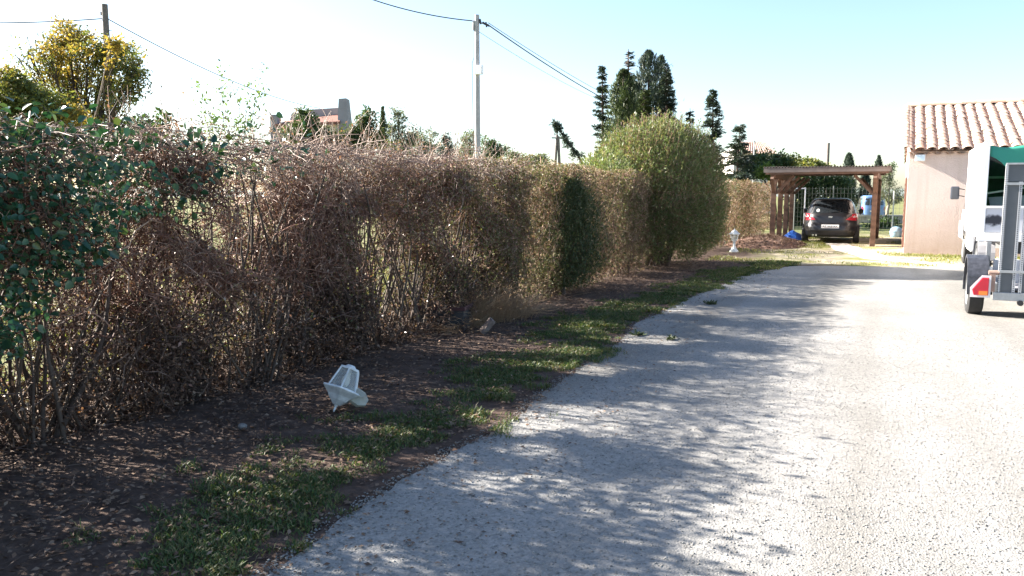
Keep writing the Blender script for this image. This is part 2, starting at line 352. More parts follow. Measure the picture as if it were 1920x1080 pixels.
V, F = leaves(np.c_[u, v, r.uniform(.009, .016, n)], np.stack([np.cos(th), np.sin(th), r.normal(0, .15, n)], 1), nrm(np.c_[r.normal(0, .3, n), r.normal(0, .3, n), np.ones(n)]), L, L * .5, .2); tag(mesh('leaf_litter', V, F, M_litter), kind='stuff')
n = 1500; v = 1.6 + 17 * r.random(n) ** 1.3; u = -5.2 + 2.0 * r.random(n) ** 1.8; th = r.uniform(0, TAU, n); L = r.uniform(.05, .22, n)
a = np.c_[u, v, r.uniform(.005, .04, n)]; b = a + np.stack([np.cos(th) * L, np.sin(th) * L, r.uniform(-.01, .06, n)], 1); mid = (a + b) / 2 + r.normal(0, .015, (n, 3)); mid[:, 2] = np.abs(mid[:, 2]); b[:, 2] = np.abs(b[:, 2])
V, F = tubes(np.stack([a, mid, b], 1), np.array([[.003, .0026, .0015]])); tag(mesh('twig_litter', V, F, M_shade_litter), kind='stuff')

# ------------------------------------------------------------------ hedge
def face_u(v, z, seed=0): return -4.64 + .19 * noise2(v * 1.3, z * 1.6, 60 + seed, 3) - .10 * np.clip((.5 - z) / .5, 0, 1)
def top_z(v): return 2.04 + .13 * noise2(v * 1.5, v * 0, 70, 4)
def hedge_pts(r, n, v0, v1, z0, z1, back=-5.55, surf=1.0, soft=.25):
    """points inside the hedge body, ends of the run softened so neighbours interlock"""
    v = r.uniform(v0 - soft, v1 + soft, n); z = r.uniform(z0, z1, n)
    fu = face_u(v, z); u = fu - (fu - back) * r.random(n) ** surf
    return np.c_[u, v, z]
def twig_paths(r, P, lmin, lmax, up=.25, wiggle=.35, clip=True, K=4):
    n = len(P); L = r.uniform(lmin, lmax, n); d = rsph(r, n); d[:, 2] += up; d = nrm(d); Q = [P]; p = P
    for k in range(K - 1):
        d = nrm(d + r.normal(0, wiggle, (n, 3))); p = p + d * (L / (K - 1))[:, None]
        if clip:
            p = p.copy(); fu = face_u(p[:, 1], p[:, 2]) + np.abs(r.normal(0, .03, n)); p[:, 0] = np.minimum(p[:, 0], fu)
            tz = top_z(p[:, 1]) + np.abs(r.normal(0, .03, n)); p[:, 2] = np.clip(p[:, 2], .02, tz)
        Q.append(p)
    return np.stack(Q, 1)
def stems_mesh(r, bases, n_each, zmax, spread, rad, sides=5, fan=.85):
    P = []; R = []
    for b in bases:
        for k in range(n_each):
            ph = r.uniform(-1, 1) * spread; h = r.uniform(.65, 1) * zmax; out = r.normal(0, .16)
            a = np.array([b[0] + r.normal(0, .07), b[1] + r.normal(0, .10), -.03]); t = np.linspace(0, 1, 7)
            x = a[0] + out * t ** 1.2 + .03 * np.sin(t * 7 + r.uniform(0, 6)); x = np.minimum(x, -4.68)
            y = a[1] + ph * t ** fan + .05 * np.sin(t * 6 + r.uniform(0, 6)); z = a[2] + h * t + .02 * np.sin(t * 9)
            P.append(np.c_[x, y, z]); rr = rad * r.uniform(.5, 1.3); R.append(rr * (1 - .62 * t))
    return tubes(np.array(P), np.array(R), sides)
def on_twigs(r, P, n, tmin=.3):
    i = r.integers(0, len(P), n); K = P.shape[1]; s = r.uniform(tmin, 1, n) * (K - 1); j = np.minimum(s.astype(int), K - 2); f = (s - j)[:, None]
    return P[i, j] * (1 - f) + P[i, j + 1] * f, nrm(P[i, j + 1] - P[i, j])
def leaf_at(r, C, T, lmin, lmax, asp, fold=.25, kind=4, up=.3):
    n = len(C); D = nrm(rsph(r, n) + .5 * T + np.array([.15, 0, up - .3])); Nn = nrm(rsph(r, n) * .8 + np.array([.15, 0, .8]))
    L = r.uniform(lmin, lmax, n); return leaves(C, D, Nn, L, L * asp, fold, kind)

def airy(P, r, thr=-.12, p=.85):
    """the twigs grow in bunches with holes between them"""
    q = noise2(P[:, 1] * 3.1, (P[:, 2] + .55 * P[:, 0]) * 3.6, 66, 3)
    return ~((q < thr) & (r.random(len(P)) < p))
def gap(P):
    """openings low in the hedge where the lit field shows through"""
    v, z = P[:, 1], P[:, 2]
    g1 = (((v - 7.3) / .65) ** 2 + ((z - .6) / .45) ** 2 < 1) ; g2 = (((v - 3.05) / .22) ** 2 + ((z - .5) / .2) ** 2 < 1)
    g3 = (((v - 4.9) / .22) ** 2 + ((z - .66) / .16) ** 2 < 1)
    return g1 | g2 | (g3 & (z > .3))

GH = 'shrubs forming the roadside hedge'
def brown_shrub(name, label, v0, v1, seed, ntw, nleaf=1500, ntop=70, green=0):
    r = np.random.default_rng(seed); t = thing(name, label, 'hedge shrub', (-5.05, (v0 + v1) / 2, 0), group=GH)
    bases = [(-5.02 + r.normal(0, .08), v, 0) for v in np.arange(v0 + .25, v1, .55)]
    V, F = stems_mesh(r, bases, 20, 1.85, .95, .014); mesh('stem', V, F, M_stem, t, True)
    V, F = stems_mesh(r, bases, 4, 1.5, .55, .020, 6); mesh('trunk', V, F, M_trunk, t, True, True)
    n1 = int(ntw * .72); P = np.concatenate([hedge_pts(r, n1, v0, v1, .80, 1.88, surf=1.25), hedge_pts(r, int(ntw * .36), v0, v1, .0, 1.0, surf=.9)])
    keep = ~(gap(P) & (r.random(len(P)) < .90)); P = P[keep]
    P = P[np.where(P[:, 2] < .8, airy(P, r, -.25, .8), airy(P, r, -.08, .94))]
    T = twig_paths(r, P, .14, .5, .2, .5); T = T[(P[:, 2] < .8) | (airy(T[:, 2], r, -.09, .93) & airy(T[:, 3], r, -.13, .9))]; rad = (.0018 + .0052 * r.random(len(T)) ** 2.2)[:, None] * np.array([[1, .85, .7, .45]])
    low = (T[:, :, 2].mean(1) + .25 * noise2(T[:, 0, 1] * 3, T[:, 0, 0] * 3, 69)) < .72; parts = [tubes(T[~low], rad[~low])]; V, F = tubes(T[low], rad[low]); mesh('shade_toned_low_twigs', V, F, M_shade_litter, t, True)  # low twigs split off for a darker colour, painting in the shade there
    # clipped long shoots lying along the top
    Q = np.c_[r.uniform(-5.4, -4.6, ntop), r.uniform(v0 - .2, v1, ntop), r.uniform(1.85, 2.06, ntop)]
    th = r.normal(0, .7, ntop) + np.where(r.random(ntop) < .5, 0, math.pi) + math.pi / 2; LL = r.uniform(.3, .95, ntop); s = np.linspace(0, 1, 7)[None, :, None]
    X = Q[:, None] + np.stack([np.cos(th) * LL, np.sin(th) * LL, r.uniform(-.2, .1, ntop)], 1)[:, None] * s
    X[..., 2] += (.14 * LL * r.uniform(-.3, 1, ntop))[:, None] * np.sin(s[..., 0] * math.pi); X += r.normal(0, .012, X.shape)
    top = [tubes(X, (r.uniform(.003, .0065, ntop))[:, None] * np.linspace(1, .5, 7)[None])]
    ns = int((v1 - v0) * 75); Q = np.c_[r.uniform(-5.4, -4.65, ns), r.uniform(v0 - .2, v1 + .1, ns), r.uniform(1.8, 2.0, ns)]
    Q = Q[(noise2(Q[:, 1] * 2.2, Q[:, 0] * 0, 68, 2) > -.25) & ((Q[:, 1] > 3.9) | (r.random(ns) < .12))]; U = twig_paths(r, Q, .18, .62, 1.5, .25, False)
    top.append(tubes(U, r.uniform(.0022, .0045, len(U))[:, None] * np.array([[1, .85, .7, .45]])))
    nz = int((v1 - v0) * 300); Q = np.c_[r.uniform(-5.45, -4.6, nz), r.uniform(v0 - .15, v1 + .1, nz), 2.05 - .5 * r.random(nz) ** 1.5]; X = twig_paths(r, Q, .14, .45, .05, .55)
    top.append(tubes(X, r.uniform(.002, .0042, nz)[:, None] * np.array([[1, .9, .75, .5]])))
    V, F = join(*top); mesh('top_shoots', V, F, M_shoot, t, True)  # everything along the top gets the colour with sunlight painted in
    V, F = join(*parts); mesh('twigs', V, F, M_twig, t, True)
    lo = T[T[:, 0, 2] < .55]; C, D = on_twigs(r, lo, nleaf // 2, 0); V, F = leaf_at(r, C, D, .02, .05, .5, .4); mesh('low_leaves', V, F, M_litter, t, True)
    C, D = on_twigs(r, np.concatenate([T, U]), nleaf); V, F = leaf_at(r, C, D, .018, .046, .5, .45); mesh('dead_leaves', V, F, M_dead_leaf, t, True)
    if green:
        C, D = on_twigs(r, T[T[:, 0, 2] > .3], green); V, F = leaf_at(r, C, D, .018, .042, .45); mesh('leaves', V, F, M_olive, t, True)
    return t
brown_shrub('bare_shrub', 'leafless brown hedge shrub nearest the camera, beside the dark leafy climber', 1.2, 4.2, 101, 16500, 10500, 90)
brown_shrub('bare_shrub', 'dense brown twiggy hedge shrub behind the fallen white lantern', 4.2, 6.3, 102, 15500, 9500, 150, 2200)
brown_shrub('bare_shrub', 'brown hedge shrub with a see-through gap between its thin stems', 6.3, 8.2, 103, 12500, 10000, 130, 9000)
brown_shrub('bare_shrub', 'brown hedge shrub turning olive, behind the straw-coloured dry grass clump', 8.2, 9.9, 104, 9500, 6000, 70, 30000)

# leafy climber over the near end
def climber():
    r = np.random.default_rng(120); t = thing('leafy_climber', 'dark green glossy climber covering the near end of the hedge', 'climber', (-4.8, 2.9, 0), group=None)
    n = 27000; v = r.uniform(1.0, 5.6, n); z = r.uniform(.35, 2.03, n)
    lim = np.interp(v, [1, 2.6, 3.1, 3.7, 4.4, 5.6], [.2, .6, 1.0, 1.35, 1.66, 1.88]) + .25 * noise2(v * 2.5, z * 2.5, 80)
    dens = np.interp(v, [1, 3.3, 3.9, 4.6, 5.6], [1, .72, .34, .20, .08])
    k = (z > lim) & (r.random(n) < dens) & (noise2(v * 3.2, z * 3.2, 83, 3) > np.where(v < 3.3, -.75, -.42)); v, z = v[k], z[k]; n = len(v)
    fu = face_u(v, z); u = fu + .14 - .55 * r.random(n) ** 1.3; hi = z > 1.84; u = np.where(hi, r.uniform(-5.5, -4.5, n), u)
    C = np.c_[u, v, z]; D = nrm(np.c_[r.normal(.35, .5, n), r.normal(0, .6, n), r.normal(-.35, .45, n)])
    Nn = nrm(np.c_[r.normal(.75, .35, n), r.normal(-.1, .4, n), r.normal(.65, .35, n)])
    Nn = np.where(hi[:, None] | (r.random(n) < .12)[:, None], nrm(np.c_[r.normal(-.5, .4, n), r.normal(0, .4, n), r.normal(.9, .3, n)]), Nn)
    L = .026 + .05 * r.random(n) ** 1.6; LV = leaves(C, D, Nn, L, L * .72, .12, 6)
    # shoots carrying them
    P = C[r.integers(0, n, 900)] - np.array([.05, 0, .05]); T = twig_paths(r, P, .15, .5, .2, .3, False); V, F = tubes(T, np.array([[.003, .0027, .0022, .0015]])); mesh('shoots', V, F, M_stem, t, True)
    # a few single sprays further along the hedge top
    C = []; 
    for (v0, z0, m_) in ((2.1, 1.97, 110), (2.6, 1.99, 120), (3.0, 1.98, 110), (3.4, 2.0, 90), (3.8, 1.97, 60), (4.2, 1.99, 40), (4.6, 2.04, 26), (5.0, 2.08, 22), (5.5, 1.98, 10), (5.2, 1.75, 8), (6.0, 1.7, 6), (4.3, 1.8, 16)):
        C.append(np.c_[r.normal(-4.75, .16, m_), r.normal(v0, .17, m_), r.normal(z0, .07, m_)])
    C = np.concatenate(C); n = len(C); L = r.uniform(.04, .075, n)
    V, F = leaves(C, nrm(np.c_[r.normal(.3, .6, n), r.normal(0, .7, n), r.normal(-.1, .5, n)]), nrm(np.c_[r.normal(-.3, .5, n), r.normal(-.2, .4, n), r.normal(.9, .3, n)]), L, L * .72, .12, 6)
    V, F = join(LV, (V, F)); mesh('leaves', V, F, M_ivy, t, True, True)
climber()

def leafy_shrub(name, label, v0, v1, seed, lm, nleaf, lsz, ntw, z0=.1, asp=.45, tm=None, stem_n=8, lm2=None):
    r = np.random.default_rng(seed); t = thing(name, label, 'hedge shrub', (-5.05, (v0 + v1) / 2, 0), group=GH)
    bases = [(-5.02, v, 0) for v in np.arange(v0 + .3, v1, .7)]
    V, F = stems_mesh(r, bases, stem_n, 1.6, .6, .014); mesh('stem', V, F, M_stem, t, True)
    P = hedge_pts(r, ntw, v0, v1, z0, 2.02, surf=1.6, soft=.8); P = P[(noise2(P[:, 1] * 2.6, P[:, 2] * 2.8, seed, 3) > -.3) | (r.random(len(P)) < .3)]; T = twig_paths(r, P, .15, .45)
    V, F = tubes(T, r.uniform(.002, .005, len(T))[:, None] * np.array([[1, .85, .7, .45]])); mesh('twigs', V, F, tm or M_twig, t, True)
    C, D = on_twigs(r, T, nleaf, .1); mk = noise2(C[:, 1] * 1.7, C[:, 2] * 2.1, seed + 5, 3) + r.normal(0, .25, nleaf) > (.55 if lm2 is None else .0)
    for nm, k, mt in (('leaves', ~mk, lm), ('tinted_leaves', mk, lm2 or lm)):
        if k.any(): V, F = leaf_at(r, C[k], D[k], lsz * .6, lsz * 1.3, asp); mesh(nm, V, F, mt, t, True)
    return t
leafy_shrub('olive_shrub', 'olive-green fine-leaved hedge shrub left of the dark cone-shaped shrub', 9.9, 11.7, 131, M_olive, 52000, .032, 4200, lm2=M_dry)
leafy_shrub('dry_shrub', 'pale brown dry hedge shrub between the dark cone-shaped shrub and the round bush', 12.4, 16.0, 132, M_dry, 46000, .04, 8000, lm2=M_olive)
leafy_shrub('olive_shrub', 'brownish olive hedge shrub standing behind the dark cone-shaped shrub', 11.5, 12.7, 133, M_olive, 30000, .035, 2600, lm2=M_dry)

def cone_shrub():
    r = np.random.default_rng(140); cx, cy = -4.80, 11.75; t = thing('conical_shrub', 'dark green cone-shaped shrub standing out from the brown hedge', 'shrub', (cx, cy, 0))
    n = 26000; z = .12 + 1.72 * r.random(n) ** .8; rad = np.interp(z, [.1, .5, 1.0, 1.5, 1.85], [.40, .58, .60, .46, .16]); th = r.uniform(0, TAU, n)
    q = rad * r.random(n) ** .35 * (1 + .45 * noise2(th * 2.2, z * 4, 77, 4)) * (1 + .32 * r.normal(0, 1, n) * (r.random(n) < .45)); C = np.c_[cx + q * np.cos(th), cy + q * np.sin(th) * 1.05, z]
    D = nrm(np.c_[np.cos(th) * .5, np.sin(th) * .5, np.ones(n)] + r.normal(0, .45, (n, 3))); L = r.uniform(.025, .06, n)
    V, F = leaves(C, D, nrm(np.c_[np.cos(th), np.sin(th), th * 0 + .3] + r.normal(0, .5, (n, 3))), L, L * .35, .2); mesh('foliage', V, F, M_cone, t, True)
    V, F = tubes(np.array([[(cx, cy, -.02), (cx, cy, .8), (cx, cy, 1.6)]]), np.array([[.05, .035, .012]]), 8); mesh('trunk', V, F, M_trunk, t, True, True)
cone_shrub()

def round_bush():
    r = np.random.default_rng(150); c = np.array([-5.0, 17.7, 1.62]); t = thing('round_bush', 'large round clipped yellow-green bush bulging above the hedge', 'bush', (c[0], c[1], 0))
    def shell(n, depth, zlo=-.92, sc=1.0):
        d = rsph(r, int(n * 2.2)); d = d[d[:, 2] > zlo][:n]; n = len(d)
        az = np.arctan2(d[:, 1], d[:, 0]); lump = 1 + .10 * noise2(az * 1.6, d[:, 2] * 2.2, 91, 4); hol = noise2(az * 4.5, d[:, 2] * 6, 95, 3); lump = lump - .12 * np.clip(-hol - .12, 0, .5) * 2
        ex = np.array([1.52, 1.72, 1.62]); q = 1 - depth * r.random(n) ** 1.6
        dd = d.copy(); dd[:, :2] *= (1 + .26 * np.clip(-d[:, 2:], 0, 1)); dd[:, 2] = np.sign(d[:, 2]) * np.abs(d[:, 2]) ** .85
        return c + dd * ex * (lump * q * sc)[:, None], d
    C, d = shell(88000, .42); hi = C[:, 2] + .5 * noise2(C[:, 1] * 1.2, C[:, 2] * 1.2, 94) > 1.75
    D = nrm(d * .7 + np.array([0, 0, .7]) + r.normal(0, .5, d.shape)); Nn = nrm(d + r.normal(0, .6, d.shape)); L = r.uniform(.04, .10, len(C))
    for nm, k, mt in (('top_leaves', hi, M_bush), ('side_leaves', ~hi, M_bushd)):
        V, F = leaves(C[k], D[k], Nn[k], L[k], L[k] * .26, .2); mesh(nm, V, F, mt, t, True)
    Q, d = shell(700, .05, -.2); sh = np.stack([Q - d * .1, Q + d * .06 + [0, 0, .05], Q + d * .10 + np.array([0, 0, .16])], 1) + r.normal(0, .025, (len(Q), 3, 3)); SH = tubes(sh, np.array([[.005, .004, .002]]))
    q, dq = on_twigs(r, sh, 5200, .25); V, F = leaf_at(r, q, dq, .04, .09, .28, up=.6); mesh('shoot_leaves', V, F, M_bush, t, True)
    P, d = shell(7000, .6, sc=.97); T = twig_paths(r, P, .2, .5, .4, .25, False); ok = np.all(np.linalg.norm((T - c) / np.array([1.66, 1.82, 1.74]), axis=2) < 1.0, axis=1); T = T[ok]; T[..., 2] = np.abs(T[..., 2])
    V, F = join(SH, tubes(T, r.uniform(.0025, .006, len(T))[:, None] * np.array([[1, .85, .7, .45]]))); mesh('twigs', V, F, M_twig, t, True)
    PP = []
    for k in range(16):
        a = np.array([c[0] + r.normal(0, .2), c[1] + r.normal(0, .25), -.03]); b = c + rsph(r, 1)[0] * np.array([1.1, 1.2, .5]) + np.array([0, 0, .4]); s = np.linspace(0, 1, 6)[:, None]
        PP.append(a + (b - a) * s + np.array([0, 0, .4]) * np.sin(s * math.pi) * .4)
    V, F = tubes(np.array(PP), np.linspace(.045, .015, 6)[None], 6); mesh('trunk', V, F, M_trunk, t, True, True)
round_bush()
# smaller leafy wing on the near side of the round bush
def wing():
    r = np.random.default_rng(151); c = np.array([-5.35, 15.3, 1.35]); t = thing('laurel_bush', 'bright green loose bush on the near side of the round bush', 'bush', (c[0], c[1], 0))
    d = rsph(r, 13000); C = c + d * np.array([.7, .95, 1.15]) * ((1 + .12 * noise2(d[:, 0] * 3, d[:, 2] * 3, 12)) * r.random(13000) ** .4)[:, None]; C[:, 2] = np.abs(C[:, 2]) + .03
    L = r.uniform(.05, .10, len(C)); V, F = leaves(C, nrm(d + np.array([0, 0, .6]) + r.normal(0, .5, d.shape)), nrm(d + r.normal(0, .6, d.shape)), L, L * .3, .2); mesh('leaves', V, F, M_bush, t, True)
    PP = [np.array([c * [1, 1, 0] + [0, 0, -.02], c * [1, 1, .5] + r.normal(0, .12, 3), c + r.normal(0, .3, 3)]) for k in range(9)]
    V, F = tubes(np.array(PP), np.array([[.03, .02, .01]]), 6); mesh('trunk', V, F, M_trunk, t, True, True)
wing()
leafy_shrub('far_shrub', 'green hedge shrub with reddish leaves just beyond the round bush', 19.6, 23.2, 161, M_far, 14000, .05, 3200, stem_n=5)
leafy_shrub('far_shrub', 'green clipped hedge shrub beside the standing white garden lantern', 23.2, 28.2, 162, M_far, 17000, .055, 3600, stem_n=5, lm2=M_dry)
leafy_shrub('far_shrub', 'pale brown clipped hedge shrub beside the left carport posts', 28.2, 34.0, 163, M_dry, 18000, .055, 4200, stem_n=5, lm2=M_far)

def dry_clump():
    r = np.random.default_rng(170); n = 1500; k_ = r.integers(0, 9, n); cu_ = r.normal(0, .28, 9); cv_ = r.normal(0, .10, 9); a = np.c_[-4.56 + cv_[k_] + r.normal(0, .09, n), 8.75 + cu_[k_] + r.normal(0, .11, n), np.zeros(n)]
    hgt = r.uniform(.12, .8, n) * (.6 + .5 * r.random(9))[k_] * np.exp(-((a[:, 1] - 8.75) / .75) ** 2); dx = (a[:, :2] - np.array([-4.6, 8.75])) * .35 + r.normal(0, .22, (n, 2)); s = np.linspace(0, 1, 5)[None, :, None]
    P = a[:, None] + np.concatenate([dx[:, None] * s ** 1.8, hgt[:, None, None] * (s - .3 * s ** 3)], 2)
    P[:, 1:] += r.normal(0, .012, (n, 4, 3)); P[..., 2] = np.abs(P[..., 2])
    V, F = tubes(P, r.uniform(.0018, .0036, n)[:, None] * np.array([[1, .95, .85, .65, .35]])); o = mesh('dry_grass_clump', V, F, M_straw)
    tag(o, 'straw-coloured clump of dead grass stalks at the foot of the hedge', 'dry grass')
dry_clump()

# ------------------------------------------------------------------ trees beyond the hedge
def tree(name, label, base, clumps, trunk_r, group=None, cat='tree', trunk_mat=None, seed=0, nb=14, fork=.45):
    """clumps: (centre, radii(3), n leaves, leaf length, aspect, part name, material)"""
    r = np.random.default_rng(seed); base = np.array(base, float); t = thing(name, label, cat, base, group=group)
    cs = np.array([c[0] for c in clumps], float); mid = cs.mean(0); zt = base[2] + (cs[:, 2].min() - base[2]) * fork + .2
    kn = base + (mid - base) * [.35, .35, 0] ; kn[2] = zt; s = np.linspace(0, 1, 6)[:, None]
    tr = [base + (kn - base) * s + np.array([math.sin(seed), math.cos(seed), 0]) * .08 * np.sin(s * math.pi)]
    RR = [np.linspace(1, .75, 6) * trunk_r]; tr[0][0, 2] -= .05
    fol = {}; br = []; bR = []
    for (c, rad, nl, ll, asp, pn, mt) in clumps:
        c = np.array(c, float); rad = np.array(rad, float); mm = kn + (c - kn) * .5 + np.array([0, 0, .12 * np.linalg.norm(c - kn)]) + r.normal(0, .05, 3)
        q = np.linspace(0, 1, 6)[:, None]; path = (1 - q) ** 2 * kn + 2 * q * (1 - q) * mm + q ** 2 * c; tr.append(path); RR.append(trunk_r * np.linspace(.42, .16, 6))
        ends = c + rsph(r, nb) * rad * r.uniform(.55, 1.0, (nb, 1)); st = path[r.integers(2, 6, nb)]
        m1 = (st + ends) / 2 + r.normal(0, .10, (nb, 3)) * rad.mean(); q3 = np.linspace(0, 1, 6)[None, :, None]
        bp = (1 - q3) ** 2 * st[:, None] + 2 * q3 * (1 - q3) * m1[:, None] + q3 ** 2 * ends[:, None]; br.append(bp); bR.append(np.broadcast_to(trunk_r * np.linspace(.2, .06, 6), (nb, 6)))
        # leaf sprays cluster about the branchlets
        hub = np.concatenate([bp[:, 3:].reshape(-1, 3), c + rsph(r, nb * 2) * rad * r.random((nb * 2, 1)) ** .5])
        C = hub[r.integers(0, len(hub), nl)] + r.normal(0, 1, (nl, 3)) * rad * .16
        D = nrm(rsph(r, nl) + np.array([0, 0, -.15])); L = r.uniform(.6, 1.35, nl) * ll
        fol.setdefault((pn, mt.name), [mt]).append(leaves(C, D, nrm(rsph(r, nl) + [0, 0, .6]), L, L * asp, .2))
    V, F = join(tubes(np.array(tr), np.array(RR), 7), tubes(np.concatenate(br), np.concatenate(bR), 4)); mesh('trunk', V, F, trunk_mat or M_trunk, t, True, True)
    for (pn, _), lst in fol.items():
        V, F = join(*lst[1:]); mesh(pn, V, F, lst[0], t, True)
    return t
def clump_px(x, y, Y, rx, ry, nl, ll, asp, pn, mt, dz=0.0):
    k = Y / 1480.0; c = at(x, y, Y + dz); return (c, (rx * k, rx * k, ry * k), nl, ll, asp, pn, mt)
def ground_at(x, Y): p = at(x, 365, Y); return (p[0], p[1], 0)

Y = 25
YC = [(128, 70, 44, 34, 2300, .8), (92, 108, 36, 26, 1100, .75), (118, 138, 46, 30, 1500, .7), (165, 95, 40, 32, 1400, .4), (222, 96, 42, 28, 1500, .3), (250, 132, 30, 32, 1000, .12),
      (185, 150, 40, 34, 1200, .25), (108, 190, 52, 34, 1500, .35), (190, 198, 40, 28, 700, .2), (242, 168, 34, 26, 500, .1), (62, 160, 40, 34, 700, .5), (52, 98, 38, 38, 220, .1), (230, 228, 44, 18, 420, .1), (150, 225, 50, 22, 900, .5)]
yc = []
for j_, (x_, y_, rx_, ry_, n_, f_y) in enumerate(YC):
    dz_ = (.6, -.5, .9, -.2)[j_ % 4]
    yc.append(clump_px(x_, y_, Y, rx_, ry_, int(n_ * f_y) + 1, .125, .42, 'yellow_leaves', M_yel, dz_)); yc.append(clump_px(x_ + 3, y_ + 3, Y, rx_ * 1.05, ry_ * 1.05, int(n_ * (1 - f_y)) + 1, .12, .42, 'leaves', M_grn, dz_))
yc.append(clump_px(214, 84, Y - 5, 15, 13, 260, .13, .4, 'yellow_leaves', M_yel))
tree('yellowing_tree', 'tall loose tree with yellow and green leaves in front of the wooden pole', ground_at(150, Y), yc, .11, seed=3, nb=9)
Y = 18
tree('yellow_green_bush', 'rounded yellow-green tree at the left edge behind the leafy climber', ground_at(40, Y), [
    clump_px(22, 168, Y, 52, 40, 3600, .10, .4, 'leaves', M_grn), clump_px(75, 205, Y, 62, 40, 4200, .10, .4, 'leaves', M_grn),
    clump_px(-20, 200, Y, 60, 50, 2200, .10, .4, 'leaves', M_grn), clump_px(125, 225, Y, 44, 30, 2000, .10, .4, 'yellow_leaves', M_yel),
    clump_px(10, 140, Y, 30, 18, 500, .10, .4, 'yellow_leaves', M_yel)], .10, seed=4)
Y = 10.5
def sapling():
    r = np.random.default_rng(8); b = np.array(ground_at(430, 9.2)); t = thing('thin_sapling', 'thin airy sapling with sparse pale leaves rising behind the hedge', 'sapling', b)
    tips = [at(x, y, 9.2 + r.uniform(-.25, .25)) for x, y in ((372, 150), (388, 175), (412, 112), (425, 150), (418, 200), (452, 165), (470, 150), (492, 122), (497, 165), (482, 200), (400, 215), (440, 220), (368, 215), (460, 235), (385, 240))]
    P = []; 
    for tp in tips:
        s = np.linspace(0, 1, 10)[:, None]; m1 = b + np.array([(tp - b)[0] * .25, (tp - b)[1] * .25, (tp - b)[2] * .6])
        P.append((1 - s) ** 2 * b + 2 * s * (1 - s) * m1 + s ** 2 * tp)
    P = np.array(P); V, F = tubes(P, np.linspace(.011, .002, 10)[None], 4); mesh('stem', V, F, M_stem, t, True)
    n = 1500; C, D = on_twigs(r, P[:, 5:], n, 0); C = C + r.normal(0, .05, C.shape) ; L = r.uniform(.035, .065, n); V, F = leaves(C, nrm(rsph(r, n) + D * .5), nrm(rsph(r, n) + [0, 0, 1]), L, L * .42, .15); mesh('leaves', V, F, M_light, t, True)
sapling()
Y = 11.5
tree('dark_leaved_shrub', 'dark green large-leaved shrub poking above the hedge below the wooden pole', ground_at(285, Y), [
    clump_px(262, 228, Y, 26, 16, 130, .09, .5, 'leaves', M_dgrn), clump_px(305, 222, Y, 24, 12, 90, .09, .5, 'leaves', M_dgrn), clump_px(285, 245, Y, 44, 12, 240, .09, .5, 'leaves', M_dgrn)], .03, cat='shrub', seed=6, nb=7)
GB = 'trees beyond the hedge'
tree('bushy_tree', 'dark bushy tree standing in front of the house with the curved roof', ground_at(582, 50), [
    clump_px(580, 222, 50, 24, 20, 1500, .22, .45, 'leaves', M_dgrn), clump_px(570, 250, 50, 40, 20, 2200, .22, .45, 'leaves', M_dgrn), clump_px(605, 258, 50, 38, 22, 1800, .22, .45, 'leaves', M_dgrn)], .16, GB, seed=7)
tree('garden_tree', 'leafy green tree just right of the stout house chimney', ground_at(682, 50), [
    clump_px(688, 225, 50, 22, 20, 1200, .22, .4, 'leaves', M_dgrn), clump_px(668, 250, 50, 26, 22, 1200, .22, .4, 'leaves', M_dgrn), clump_px(700, 262, 50, 26, 20, 1100, .22, .4, 'leaves', M_grn), clump_px(648, 265, 50, 30, 22, 900, .22, .4, 'leaves', M_grn)], .14, GB, seed=8)
tree('feathery_tree', 'feathery grey-green tree between the slim cypress and the white-boxed pole', ground_at(745, 52), [
    clump_px(748, 215, 52, 18, 16, 420, .2, .35, 'leaves', M_grey), clump_px(735, 240, 52, 24, 22, 700, .2, .35, 'leaves', M_grey), clump_px(765, 250, 52, 26, 24, 800, .2, .35, 'leaves', M_grey), clump_px(752, 275, 52, 40, 20, 1200, .2, .35, 'leaves', M_grey)], .10, GB, seed=9)
tree('pale_tree', 'low pale grey-green tree right of the feathery tree', ground_at(795, 55), [
    clump_px(795, 258, 55, 26, 20, 800, .2, .35, 'leaves', M_grey), clump_px(780, 278, 55, 30, 18, 800, .2, .35, 'leaves', M_grey), clump_px(812, 278, 55, 26, 14, 600, .2, .35, 'leaves', M_grey)], .10, GB, seed=10)
tree('dark_spiky_tree', 'small dark tree with a pointed top left of the white-boxed pole', ground_at(838, 50), [
    clump_px(836, 256, 50, 8, 12, 260, .2, .3, 'leaves', M_con), clump_px(840, 272, 50, 18, 12, 420, .2, .3, 'leaves', M_con), clump_px(840, 285, 50, 24, 10, 420, .2, .3, 'leaves', M_con)], .10, GB, seed=11)
tree('hazy_tree', 'pale rounded tree just behind the white-boxed pole', ground_at(880, 58), [
    clump_px(880, 258, 58, 18, 16, 700, .22, .35, 'leaves', M_grey), clump_px(878, 282, 58, 24, 16, 800, .22, .35, 'leaves', M_grey)], .10, GB, seed=12)
tree('ragged_tree', 'ragged dark green tree just right of the white-boxed pole', ground_at(922, 52), [
    clump_px(915, 268, 52, 18, 12, 380, .22, .35, 'leaves', M_dgrn), clump_px(935, 280, 52, 24, 12, 500, .22, .35, 'leaves', M_dgrn), clump_px(915, 288, 52, 30, 10, 500, .22, .35, 'leaves', M_dgrn)], .10, GB, seed=13)
tree('low_tree', 'low faint tree on the skyline between the two utility poles', ground_at(985, 90), [
    clump_px(962, 290, 90, 16, 7, 500, .3, .4, 'leaves', M_grey), clump_px(1018, 295, 90, 16, 8, 500, .3, .4, 'leaves', M_grey), clump_px(990, 298, 90, 26, 8, 600, .3, .4, 'leaves', M_grey)], .14, GB, seed=14)
